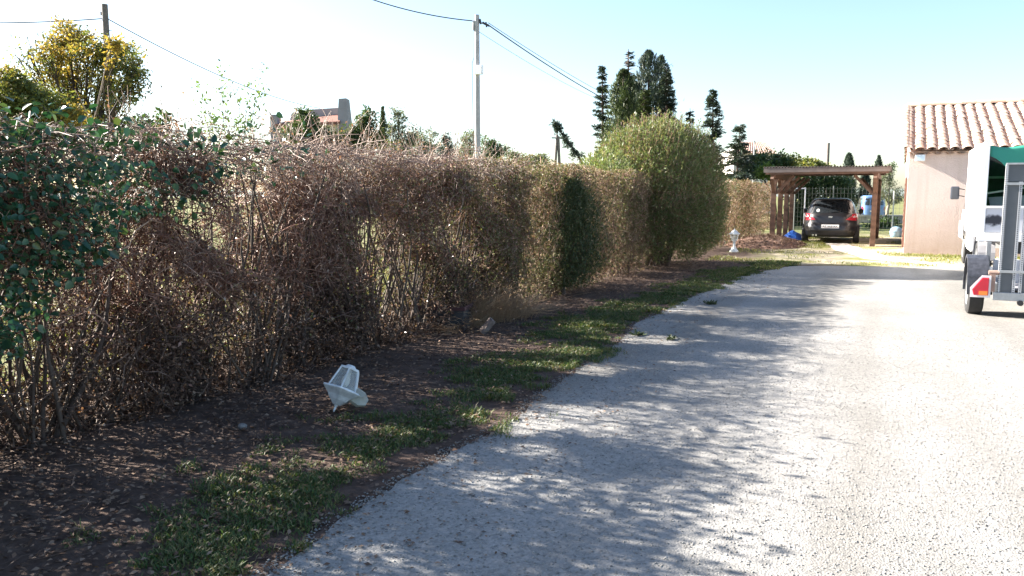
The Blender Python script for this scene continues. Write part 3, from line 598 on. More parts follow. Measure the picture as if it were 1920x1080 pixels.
tree('leafy_hedge_tree', 'bright green leafy tree left of the carport roof', ground_at(1455, 44), [
    clump_px(1445, 300, 44, 34, 18, 1500, .20, .45, 'leaves', M_dgrn), clump_px(1420, 318, 44, 28, 16, 1200, .20, .45, 'leaves', M_dgrn), clump_px(1478, 305, 44, 26, 15, 1100, .2, .45, 'leaves', M_grn),
    clump_px(1436, 322, 42, 16, 16, 800, .2, .45, 'leaves', M_light)], .12, GB, seed=15)
tree('leafy_tree', 'low yellow-green tree showing just above the carport roof', ground_at(1510, 46), [
    clump_px(1512, 306, 46, 28, 10, 900, .2, .45, 'leaves', M_grn), clump_px(1540, 314, 46, 24, 9, 600, .2, .45, 'leaves', M_grn), clump_px(1500, 322, 46, 40, 14, 900, .2, .45, 'leaves', M_grn)], .12, GB, seed=16)
tree('olive_tree', 'grey-green olive tree between the carport and the pink garage', ground_at(1668, 52), [
    clump_px(1664, 330, 52, 20, 20, 900, .16, .3, 'leaves', M_grey), clump_px(1655, 360, 52, 24, 18, 900, .16, .3, 'leaves', M_grey), clump_px(1682, 365, 52, 20, 20, 800, .16, .3, 'leaves', M_grey), clump_px(1672, 312, 52, 12, 10, 220, .16, .3, 'leaves', M_dgrn)], .12, GB, seed=17, trunk_mat=M_pale_trunk)
tree('dark_screen_tree', 'dark evergreen screen behind the black car, under the carport roof line', ground_at(1540, 41), [
    clump_px(x, y, 41, 24, 26, 1500, .16, .45, 'leaves', M_dgrn) for x, y in ((1490, 350), (1525, 345), (1560, 345), (1585, 358), (1500, 385), (1540, 385), (1575, 390), (1490, 412), (1525, 412), (1560, 412))], .12, GB, seed=18)
tree('low_green_shrub', 'dark green low shrub beside the right carport post', ground_at(1660, 38.5), [
    clump_px(1655, 418, 38.5, 26, 12, 700, .14, .5, 'leaves', M_dgrn), clump_px(1640, 425, 38, 22, 9, 500, .14, .5, 'leaves', M_dgrn), clump_px(1672, 412, 39, 14, 10, 300, .14, .5, 'leaves', M_grn)], .05, cat='shrub', seed=19)

GC = 'conifers behind the round bush'
def conifer(name, label, x, ytop, Y, w, seed, dens=1.0, style='cedar', group=GC, mat=None, lean=0.0, zlo=1.2, bare=0.0):
    r = np.random.default_rng(seed); b = np.array(ground_at(x, Y)); top = at(x + lean, ytop, Y); H = top[2]; t = thing(name, label, 'conifer', b, group=group); hw = w * Y / 1480.0
    s = np.linspace(0, 1, 8)[:, None]; trunk = b + (top - b) * s; TK = tubes(trunk[None], (np.linspace(.19, .02, 8) * (H / 9))[None], 7)
    mt = mat or M_con
    if style == 'cypress':
        mesh('trunk', *TK, M_trunk, t, True, True)
        n = int(20000 * dens); z = zlo + (H - zlo) * r.random(n) ** .85; f = (z - zlo) / (H - zlo); prof = np.interp(f, [0, .2, .5, .8, .95, 1], [.85, 1, .95, .72, .38, .05]) * hw
        th = r.uniform(0, TAU, n); q = prof * r.random(n) ** .45 * (1 + .6 * noise2(th * 1.6 + seed, z * 1.3, seed, 5)) * (1 + .3 * r.normal(0, 1, n) * (r.random(n) < .25)); ax = b + (top - b) * (z / H)[:, None]
        C = np.c_[ax[:, 0] + q * np.cos(th), ax[:, 1] + q * np.sin(th), z]; D = nrm(np.c_[np.cos(th) * .35, np.sin(th) * .35, np.ones(n)] + r.normal(0, .3, (n, 3)))
        gp = noise2(th * 2.4 + seed, z * 2.0, seed + 3, 3) > np.where(f > .35, -.12, -.5); C, D, th = C[gp], D[gp], th[gp]; n = len(th)
        L = r.uniform(.10, .26, n); V, F = leaves(C, D, nrm(np.c_[np.cos(th), np.sin(th), th * 0] + r.normal(0, .4, (n, 3))), L, L * .28, .2); mesh('foliage', V, F, mt, t, True); return t
    nb = int(70 * dens); BP = []; CC = []; DD = []
    for k in range(nb):
        f = r.random() ** .9; z = zlo + (H - zlo) * f * .985; ln = hw * np.interp(f, [0, .3, .7, .92, 1], [1, .95, .55, .28, .1]) * r.uniform(.45, 1.15); th = r.uniform(0, TAU)
        o = b + (top - b) * (z / H); d = np.array([math.cos(th), math.sin(th), 0]); q = np.linspace(0, 1, 6)[:, None]
        P = o + d * ln * q + np.array([0, 0, 1]) * (ln * r.uniform(-.05, .35) * q - ln * r.uniform(.05, .3) * q ** 2.2); BP.append(P)
        if bare and f > 1 - bare and r.random() < .8: continue
        m_ = int(60 * (.35 + ln)); j = r.uniform(.15, 1, m_); i0 = np.minimum((j * 5).astype(int), 4); ff = (j * 5 - i0)[:, None]; c = P[i0] * (1 - ff) + P[i0 + 1] * ff
        sd = np.array([-d[1], d[0], 0]); c = c + sd * (r.normal(0, .16, m_) * (1.1 - j) * ln * .9 + r.normal(0, .05, m_))[:, None] + r.normal(0, .03, (m_, 3)); CC.append(c)
        DD.append(nrm(d + sd * r.normal(0, .7, (m_, 1)) + np.array([0, 0, 1]) * r.normal(.05, .35, (m_, 1))))
    V, F = join(TK, tubes(np.array(BP), (np.linspace(.035, .008, 6) * (H / 9))[None], 4)); mesh('trunk', V, F, M_trunk, t, True, True)
    C = np.concatenate(CC); D = np.concatenate(DD); n = len(C); L = r.uniform(.09, .22, n); V, F = leaves(C, D, nrm(r.normal(0, .5, (n, 3)) + [0, 0, 1]), L, L * .34, .25); mesh('foliage', V, F, mt, t, True)
    return t
conifer('cedar', 'slim ragged conifer at the left of the tall dark clump', 1133, 122, 45, 25, 201, 2.6, lean=-4)
conifer('cypress', 'dense greenish cypress in the left of the tall dark clump', 1163, 134, 42, 34, 202, .9, 'cypress', mat=M_conl, lean=6)
conifer('cedar', 'conifer with a bare pinkish broken top in the tall dark clump', 1182, 92, 46, 46, 203, 4.0, lean=-4, bare=.16)
conifer('cypress', 'tallest dense dark cypress in the middle of the clump', 1216, 98, 45, 36, 204, .9, 'cypress')
conifer('cypress', 'narrow dark cypress at the right of the tall dark clump', 1240, 108, 46, 28, 205, .65, 'cypress')
conifer('cedar', 'ragged conifer at the right edge of the tall dark clump', 1250, 128, 44, 36, 206, 4.2)
conifer('cedar', 'small dark conifer peeping over the round bush', 1294, 203, 44, 17, 207, 1.6)
conifer('cedar', 'tiny dark conifer tip on the crown of the round bush', 1279, 216, 46, 10, 211, .5)
conifer('cedar', 'pointed conifer standing alone right of the round bush', 1337, 166, 42, 32, 208, 2.6)
conifer('cedar', 'low spreading dark conifer beside the far tiled roof', 1378, 232, 38, 38, 209, 1.8, lean=10)
conifer('cypress', 'slim green cypress between the garden tree and the feathery tree', 718, 203, 52, 7, 210, .25, 'cypress', group=None, mat=M_conl)
conifer('cypress', 'far columnar cypress rising behind the carport roof, left of its pair', 1592, 290, 60, 12, 212, .5, 'cypress', group='columnar cypresses behind the carport', zlo=.3)
conifer('cypress', 'far thin cypress tip behind the right end of the carport roof', 1648, 294, 66, 8, 213, .35, 'cypress', group='columnar cypresses behind the carport', zlo=.3)
conifer('cypress', 'stout columnar cypress seen below the carport roof, above the blue van', 1622, 322, 62, 11, 214, .5, 'cypress', group='columnar cypresses behind the carport', zlo=.3)
conifer('cedar', 'dark bushy conifer filling the middle of the tall clump', 1196, 150, 47, 46, 231, 4.5)
conifer('cedar', 'low olive-tinted conifer in front of the tall dark clump', 1208, 168, 43.5, 40, 232, 3.6, mat=M_conl)
def leaning():
    r = np.random.default_rng(220); b = np.array(ground_at(1100, 38)); t = thing('leaning_conifer', 'drooping dark conifer bough reaching out left of the round bush', 'conifer', b)
    q = np.array([at(1100, 330, 38), at(1088, 298, 38), at(1072, 275, 38), at(1052, 248, 38), at(1040, 231, 38)]); P = np.concatenate([[b], q])
    TK = tubes(P[None], np.array([[.10, .08, .06, .05, .035, .015]]), 6)
    BP = []; C = []
    for k in range(38):
        s = r.uniform(.25, 1) * 4; i = min(int(s), 3); o = q[i] + (q[i + 1] - q[i]) * (s - i); d = nrm(RT * r.normal(0, .6) + FH * r.normal(0, .6) + np.array([0, 0, r.normal(-.25, .5)])); ln = r.uniform(.18, .5) * (1 - s / 6)
        e = np.array([o + d * ln * x for x in (0, .33, .66, 1)]); BP.append(e); C.append(np.repeat(e, 9, 0) + r.normal(0, .05, (36, 3)))
    V, F = join(TK, tubes(np.array(BP), np.array([[.015, .012, .01, .006]]), 4)); mesh('trunk', V, F, M_trunk, t, True)
    C = np.concatenate(C); n = len(C); L = r.uniform(.10, .22, n); V, F = leaves(C, rsph(r, n), rsph(r, n), L, L * .3, .2); mesh('foliage', V, F, M_con, t, True)
leaning()

# ------------------------------------------------------------------ poles and wires
M_conp = simple('pole_concrete', (.36, .36, .37), .85, var=.15, scale=4, bump=.2)
M_woodp = simple('pole_wood', (.15, .13, .12), .9, var=.3, scale=8, bump=.4)
M_dark = simple('dark_fitting', (.03, .03, .033), .5)
M_wire = simple('wire', (.05, .05, .055), .6)
M_white = simple('white_plastic', (.75, .76, .78), .45, var=.05)
M_galv = simple('galvanised_steel', (.42, .43, .44), .45, metal=.6, var=.15, scale=12)
def pole(name, label, x, ytop, Y, r0, r1, mat):
    b = np.array(ground_at(x, Y)); H = at(x, ytop, Y)[2]; t = thing(name, label, 'utility pole', b)
    o = MB().lathe([(r0, -.3), (r0, 0), (r1, H)], 14).build('shaft', mat, t, smooth=True); return t, b, H
t, b1, H1 = pole('utility_pole', 'dark weathered wooden pole rising through the yellowing tree', 217, 8, 30, .16, .105, M_woodp)
k = MB(); k.bar((-.25, 0, H1 - .35), (.1, 0, H1 - .35), .03, .05); k.cyl((-.22, 0, H1 - .35), (-.22, 0, H1 - .25), .03, n=8); k.build('bracket', M_dark, t); k = MB(); k.bar((.05, 0, H1 - .95), (.28, .02, H1 - .95), .02); k.build('hook', M_dark, t)
t, b2, H2 = pole('utility_pole', 'slim grey concrete pole carrying a small white box', 896, 28, 30, .125, .085, M_conp)
c = at(899, 133, 30) - b2; k = MB(); k.box(-.02, .30, -.22, -.10, c[2] - .16, c[2] + .17); k.build('meter_box', M_white, t, bevel=.01)
k = MB(); k.bar((.0, 0, H2 - .25), (.42, .1, H2 - .36), .03); k.cyl((.2, .05, H2 - .28), (.45, .12, H2 - .42), .045, .03, 8); k.cyl((.12, 0, H2 - .16), (.16, 0, H2 - .34), .04, n=8); k.cyl((.33, .08, H2 - .27), (.35, .09, H2 - .45), .03, n=8); k.build('cable_clamp', M_dark, t)
k = MB(); k.cyl((-.1, -.06, H2 - .2), (-.115, -.06, H2 - .55), .045, n=8); k.build('conduit', M_conp, t, smooth=True)
V, F = tubes(np.array([[(-.10, -.02, H2 - .5), (-.12, -.02, H2 - 1.5), (-.2, -.02, c[2] + .3), (-.2, -.02, c[2] - .6), (-.14, -.02, 2)]]), .012, 4); mesh('drop_cable', V, F, M_wire, t)
b = np.array(ground_at(1044, 70)); t = thing('utility_pole', 'far A-shaped pair of wooden poles left of the drooping conifer', 'utility pole', b); H = at(1044, 252, 70)[2]
k = MB(); k.cyl(RT * -.42 + [0, 0, -.2], (0, 0, H), .15, .11, 10); k.build('shaft', M_woodp, t, smooth=True); k = MB(); k.cyl(RT * .42 + [0, 0, -.2], RT * .1 + [0, 0, H - .15], .15, .11, 10); k.build('brace', M_woodp, t, smooth=True)
k = MB(); k.bar(RT * -.5 + [0, 0, H - .3], RT * .3 + [0, 0, H - .3], .1); k.build('crossarm', M_dark, t)
pole('utility_pole', 'far short pole above the middle of the carport roof', 1549, 268, 75, .16, .13, M_woodp)
t, b5, H5 = pole('antenna_mast', 'thin antenna mast in front of the far tiled roof', 1411, 262, 56, .05, .04, M_galv); t['category'] = 'antenna'
k = MB(); k.bar(RT * -.35 + [0, 0, H5 - .1], RT * .35 + [0, 0, H5 - .1], .03); 
for q in (-.3, -.1, .1, .3): k.bar(RT * q + FH * -.25 + [0, 0, H5 - .1], RT * q + FH * .25 + [0, 0, H5 - .1], .02)
k.build('aerial', M_galv, t)
def wire(label, a, b, sag, rad=.021, group=None):
    a = np.array(a, float); b = np.array(b, float); s = np.linspace(0, 1, 40)[:, None]; P = a + (b - a) * s - np.array([0, 0, 1]) * sag * 4 * s * (1 - s); P = P - P[0]
    V, F = tubes(P[None], rad, 5); o = mesh('cable', V, F, M_wire); o.location = a; tag(o, label, 'cable', group)
w1 = b1 + [0, 0, H1 - .5]
wire('overhead cable running off left from the wooden pole', w1, at(-160, 40, 29), .10)
wire('overhead cable dropping from the wooden pole towards the house with the curved roof', b1 + [.1, 0, H1 - .52], at(600, 203, 56), .5)
w2 = b2 + [0, 0, H2 - .22]
wire('overhead cable running up and left from the concrete pole out of the picture', w2, at(560, -60, 30), .35)
wire('thick overhead cable from the concrete pole down towards the conifers', b2 + [.42, .1, H2 - .38], at(1215, 222, 62), .35, .024, 'cables from the concrete pole to the conifers')
wire('upper thin overhead cable from the concrete pole to the conifers', b2 + [.42, .1, H2 - .30], at(1217, 214, 62), .30, .012, 'cables from the concrete pole to the conifers')
wire('lower thin overhead cable sagging below the thick one towards the conifers', b2 + [.1, 0, H2 - .62], at(1215, 214, 66), .55, .008, 'cables from the concrete pole to the conifers')

# ------------------------------------------------------------------ roof tiles
M_tile = MT('clay_tile'); g_ = M_tile.n('NewGeometry'); tc = M_tile.ramp(g_.outputs['Random Per Island'], [(0, (.50, .31, .22)), (.3, (.60, .41, .30)), (.6, (.70, .52, .40)), (1, (.60, .45, .36))])
M_tile.base(M_tile.mix(M_tile.ramp(M_tile.noise(2.6, 7, .75), [(.48, (0, 0, 0)), (.62, (1, 1, 1))]), M_tile.mix(M_tile.noise(9, 6, .7), tc, M_tile.mix(.5, tc, (.22, .14, .11))), (.44, .34, .27))); M_tile.set(Roughness=.85, Specular_IOR_Level=.2); M_tile.bump(M_tile.noise(35, 4), .25, .01); M_tile = M_tile.m
def tiles(x0, y0, z0, ux, us, W_, L_, pw=.27, ex=.37, rad=.102):
    """barrel tiles: origin at eave corner, ux along the eave, us up the slope"""
    ux = nrm(np.array(ux, float)); us = nrm(np.array(us, float)); up = np.cross(ux, us); up = up if up[2] > 0 else -up; V = []; F = []; th = np.linspace(0, math.pi, 8); rr = np.random.default_rng(7)
    def one(o, ra, rb, ln, flip):
        n0 = len(V); sgn = -1 if flip else 1
        for q, rad_ in ((0, ra), (ln, rb)):
            for tk in (0, .014):
                for a in th: V.append(o + us * q + ux * (rad_ + (tk if not flip else 0)) * math.cos(a) + up * sgn * (rad_ + tk) * math.sin(a) * (.66 if not flip else .2))
        for j in range(7):
            for a0, a1 in ((0, 16), (8, 24)): F.append((n0 + a0 + j, n0 + a0 + j + 1, n0 + a1 + j + 1, n0 + a1 + j))
            F.append((n0 + j, n0 + j + 1, n0 + 8 + j + 1, n0 + 8 + j))
    nx = int(W_ / pw) + 1; ny = max(1, round(L_ / ex)); ex = L_ / ny
    for i in range(nx):
        for j in range(ny):
            o = np.array([x0, y0, z0]) + ux * (i * pw + rr.normal(0, .009)) + us * (j * ex + rr.normal(0, .014)) + up * (.03 + .012 * (j % 1)); one(o + up * .02, rad * 1.08, rad * .86, ex * 1.16, False)
            if i < nx - 1: one(o + ux * pw / 2 + up * .045, rad * 1.0, rad * 1.0, ex * 1.1, True)
    return V, F

# ------------------------------------------------------------------ pink garage
m = MT('pink_render'); p = m.coord(); sx = m.n('SeparateXYZ'); m.l(p, sx.inputs[0])
c0 = m.ramp(m.noise(1.4, 6, .6), [(.3, (.58, .475, .435)), (.7, (.65, .535, .49))]); dm = m.n('MapRange'); dm.inputs[1].default_value = 1.3; dm.inputs[2].default_value = 0; m.l(sx.outputs[2], dm.inputs[0])
dn = m.n('Math', operation='MULTIPLY'); m.l(dm.outputs[0], dn.inputs[0]); m.l(m.noise(2.2, 6, .7), dn.inputs[1]); mps = m.n('Mapping'); m.l(p, mps.inputs[0]); mps.inputs['Scale'].default_value = (7, 7, .35); c0 = m.mix(m.ramp(m.noise(1.0, 5, .6, mps.outputs[0]), [(.5, (0, 0, 0)), (.75, (.55, .55, .55))]), c0, (.48, .38, .33)); m.base(m.mix(dn.outputs[0], c0, (.36, .25, .18))); m.set(Roughness=.95, Specular_IOR_Level=.1)
m.bump(m.noise(26, 6, .7), .8, .03); M_pink = m.m
M_paleside = simple('pale_render', (.50, .45, .42), .95, var=.1, bump=.4)
GX, GY = .20, 23.8; D_ = 4.6; RISE = 1.50
t = thing('garage', 'pink rendered garage with a barrel-tiled roof', 'garage', (GX, GY, 0))
k = MB(); w_ = 7.0; dp = D_ * 2; H = 2.74
k.add([(0, 0, -.1), (w_, 0, -.1), (w_, dp, -.1), (0, dp, -.1), (0, 0, H), (w_, 0, H), (w_, dp, H), (0, dp, H), (0, D_, H + RISE), (w_, D_, H + RISE)], [(0, 1, 5, 4), (1, 2, 6, 9, 5), (2, 3, 7, 6), (3, 0, 4, 8, 7), (4, 5, 9, 8), (7, 8, 9, 6)])
k.build('wall', M_pink, t)
sl = np.array([0, D_, RISE]); sl = sl / np.linalg.norm(sl); Ls = math.hypot(D_ + .2, RISE)
V, F = tiles(-.02, -.24, H - .03, (1, 0, 0), sl, w_ + .1, Ls); ro = mesh('roof', V, F, M_tile, t)
V, F = tiles(w_ + .05, dp + .24, H - .03, (-1, 0, 0), sl * [1, -1, 1], w_ + .1, Ls); mesh('roof', V, F, M_tile, t)
V, F = tiles(-.10, -.24, H + .0, (1, 0, 0), sl, .1, Ls, rad=.10); mesh('verge', V, F, M_tile, t)
V, F = tiles(.0, -.13, H - .14, (1, 0, 0), (0, 1, .02), w_, .38, pw=.27, ex=.37, rad=.09); mesh('eave_tiles', V, F, M_tile, t)
V, F = tiles(w_ / 2 * 0 - .1, D_, H + RISE + .07, (0, 1, 0), (1, 0, 0), .1, w_ + .2, rad=.15); mesh('ridge', V, F, M_tile, t)
M_glassy = simple('lamp_glass', (.55, .68, .78), .15, var=.05)
k = MB(); k.box(.14, .38, -.16, -.06, H - .26, H - .09); k.box(.22, .30, -.06, .0, H - .2, H - .12); f_ = k.build('floodlight', M_white, t, bevel=.01); k = MB(); k.box(.16, .36, -.165, -.158, H - .24, H - .11); k.build('lens', M_glassy, f_)
M_brown = simple('brown_paint', (.16, .085, .06), .6, var=.2)
k = MB(); k.box(-.05, -.005, .5, 1.5, .15, 2.05); [k.box(-.062, -.048, .55, 1.45, .3 + i * .14, .36 + i * .14) for i in range(12)]; k.build('shutter', M_brown, t)

# ------------------------------------------------------------------ carport
m = MT('stained_wood'); wv = m.n('TexWave', bands_direction='Z'); wv.inputs['Scale'].default_value = 1.5; wv.inputs['Distortion'].default_value = 9; wv.inputs['Detail'].default_value = 3; m.l(m.coord(), wv.inputs[0])
m.base(m.mix(m.noise(5, 6), m.ramp(wv.outputs[0], [(.2, (.105, .06, .042)), (.8, (.17, .098, .066))]), (.13, .085, .065))); m.set(Roughness=.75, Specular_IOR_Level=.3); M_wood = m.m
M_bleach = simple('weathered_board', (.15, .125, .115), .85, var=.2, scale=5)
M_sheet = simple('roof_sheet', (.13, .11, .10), .8, var=.2, scale=3)
x0, x1, y0, y1 = -3.66, -.66, 27.0, 32.0; zt = 2.30
t = thing('carport', 'brown timber carport with a flat corrugated roof over the black car', 'carport', (x0, y0, 0))
PX = [(x0, y0), (x0, 28.7), (x0, 30.35), (x0, 32.0), (x1, y0), (x1, 32.0)]
for (px, py) in PX:
    k = MB(); k.box(px - .075, px + .075, py - .075, py + .075, -.05, zt - .17); k.build('post', M_wood, t, True, bevel=.008)
for px in (x0, x1):
    k = MB(); k.box(px - .06, px + .06, y0 - .35, y1 + .3, zt - .168, zt); k.build('beam', M_wood, t, True)
    for (qx, qy) in [q for q in PX if q[0] == px]:
        for sgn in (-1, 1):
            if qy + sgn * .5 < y0 - .5: continue
            k = MB(); k.bar((qx, qy + sgn * .075, zt - .62), (qx, qy + sgn * .5, zt - .17), .09, .10, (1, 0, 0)); k.build('brace', M_wood, t, True)
        sg = 1 if px == x0 else -1; k = MB(); k.bar((qx + sg * .075, qy, zt - .66), (qx + sg * .6, qy, zt - .10), .09, .11, (0, 1, 0)); k.build('brace', M_wood, t, True)
for yy in np.linspace(y0, y1, 7):
    k = MB(); k.box(x0 - .2, x1 + .2, yy - .04, yy + .04, zt + .002, zt + .13); k.build('rafter', M_wood, t, True)
k = MB(); xs = np.linspace(x0 - .28, x1 + .42, 170); zz = zt + .165 + .022 * np.sin((xs - x0) * TAU / .09); n = len(xs)
V = np.concatenate([np.c_[xs, np.full(n, y0 - .48), zz], np.c_[xs, np.full(n, y1 + .4), zz - .05], np.c_[xs, np.full(n, y0 - .48), zz + .006], np.c_[xs, np.full(n, y1 + .4), zz - .044]])
i = np.arange(n - 1); F = np.concatenate([np.stack([i, i + 1, i + n + 1, i + n], 1), np.stack([i + 2 * n, i + 2 * n + 1, i + 3 * n + 1, i + 3 * n], 1), np.stack([i, i + 1, i + 2 * n + 1, i + 2 * n], 1)]); mesh('roof_sheet', V, F, M_sheet, t, True)
k = MB(); k.box(x0 - .27, x1 + .41, y0 - .47, y0 - .44, zt + .0, zt + .14); k.build('fascia', M_bleach, t, True)
k = MB(); k.box(x0 - .22, x1 + .36, y0 - .43, y0 - .36, zt - .06, zt + .11); k.build('lintel', M_wood, t, True)

# ------------------------------------------------------------------ wheels and cars
M_tyre = simple('tyre', (.025, .025, .026), .85, var=.25, scale=20)
M_rim = simple('alloy', (.45, .46, .48), .35, metal=.7)
def wheel(parent, x, y, rad, wd, side, name='wheel', rim=True):
    """tyre lathed about the X axis; side = +1/-1 outward direction"""
    def lx(prof, n=28):
        th = np.arange(n) / n * TAU; return [np.stack([np.full(n, a), np.cos(th) * r_, np.sin(th) * r_], 1) + np.array([x, y, rad]) for a, r_ in prof]
    h = wd / 2; k = MB(); k.loft(lx([(-h * .8, rad * .62), (-h, rad * .7), (-h, rad * .88), (-h * .75, rad), (h * .75, rad), (h, rad * .88), (h, rad * .7), (h * .8, rad * .62)])); w_ = k.build(name, M_tyre, parent, smooth=True)
    if rim:
        k = MB(); k.loft(lx([(side * h * .82, rad * .61), (side * h * .95, rad * .6), (side * h * .7, rad * .5), (side * h * .78, rad * .12), (side * h * .9, .01)])); k.build('rim', M_rim, w_, smooth=True)
    return w_
class Shell:
    """body defined by plan outlines (rounded rectangles) at heights"""
    def __init__(s, lv): s.lv = np.array(lv, float)        # z, y0, y1, halfwidth, exponent
    def at(s, z): return [np.interp(z, s.lv[:, 0], s.lv[:, i]) for i in range(1, 5)]
    def ring(s, z, n=72, grow=0.0):
        a, b, hw, e = s.at(z); th = np.arange(n) / n * TAU + .001; c, q = np.cos(th), np.sin(th); hw += grow; hl = (b - a) / 2 + grow
        return np.stack([hw * np.sign(c) * np.abs(c) ** (2 / e), (a + b) / 2 + hl * np.sign(q) * np.abs(q) ** (2 / e), np.full(n, z)], 1)
    def build(s, name, mat, parent, nz=26):
        z = np.linspace(s.lv[0, 0], s.lv[-1, 0], nz); k = MB(); k.loft([s.ring(q) for q in z]); return k.build(name, mat, parent, smooth=True)
    def rear(s, x, z, out=.004):
        a, b, hw, e = s.at(z); hl = (b - a) / 2; f = np.clip(np.abs(x) / hw, 0, .9995); return np.array([x, (a + b) / 2 - hl * (1 - f ** e) ** (1 / e) - out, z])
    def side(s, y, z, sg, out=.004):
        a, b, hw, e = s.at(z); hl = (b - a) / 2; f = np.clip(np.abs((y - (a + b) / 2) / hl), 0, .9995); return np.array([sg * (hw * (1 - f ** e) ** (1 / e) + out), y, z])
    def patch(s, fn, c, nu=10, nv=6, th=.012, dirv=(0, 1, 0)):
        """c: four corners (p,z): bottom-left, bottom-right, top-right, top-left in the patch's two parameters"""
        c = np.array(c, float); V = []
        for j in range(nv):
            for i in range(nu):
                a, b = i / (nu - 1), j / (nv - 1); q = (c[0] * (1 - a) + c[1] * a) * (1 - b) + (c[3] * (1 - a) + c[2] * a) * b; V.append(fn(q[0], q[1]))
        V = np.array(V); n = len(V); B = V + np.array(dirv) * th; F = []
        for j in range(nv - 1):
            for i in range(nu - 1): a = j * nu + i; F.append((a, a + 1, a + nu + 1, a + nu))
        bd = list(range(nu)) + [j * nu + nu - 1 for j in range(1, nv)] + [(nv - 1) * nu + i for i in range(nu - 2, -1, -1)] + [j * nu for j in range(nv - 2, 0, -1)]
        for p_, q_ in zip(bd, bd[1:] + bd[:1]): F.append((q_, p_, p_ + n, q_ + n))
        return np.concatenate([V, B]), F
def paint(name, col, rough=.25, coat=.6):
    m = MT(name); m.base(m.mix(m.noise(3, 5), col, tuple(c * .8 + .01 for c in col))); m.set(Roughness=rough, Coat_Weight=coat, Coat_Roughness=.05); return m.m
M_black = paint('black_paint', (.006, .006, .009), .4, .35)
M_carglass = simple('car_glass', (.018, .022, .026), .06, var=.1, spec=.8)
M_red = simple('red_lens', (.50, .02, .04), .2, var=.1)
M_clear = simple('clear_lens', (.75, .72, .74), .12, var=.05)
M_orange = simple('orange_lens', (.75, .22, .04), .25)
M_plate = simple('plate', (.72, .72, .72), .4, var=.06)
M_ink = simple('ink', (.015, .015, .018), .6)
M_plastic = simple('black_plastic', (.02, .02, .022), .6)
M_chrome = simple('chrome', (.7, .7, .72), .2, metal=1.0)
def text(body, size, parent, loc, rot, mat, name='lettering'):
    cu_ = bpy.data.curves.new(name, 'FONT'); cu_.body = body; cu_.size = size; cu_.align_x = 'CENTER'; cu_.align_y = 'CENTER'; cu_.extrude = .001
    o = bpy.data.objects.new(name, cu_); COL.objects.link(o); dg = bpy.context.evaluated_depsgraph_get(); me = bpy.data.meshes.new_from_object(o.evaluated_get(dg)); bpy.data.objects.remove(o)
    me.materials.clear(); me.materials.append(mat); n = bpy.data.objects.new(name, me); COL.objects.link(n); n.parent = parent; n.location = loc; n.rotation_euler = rot; return n
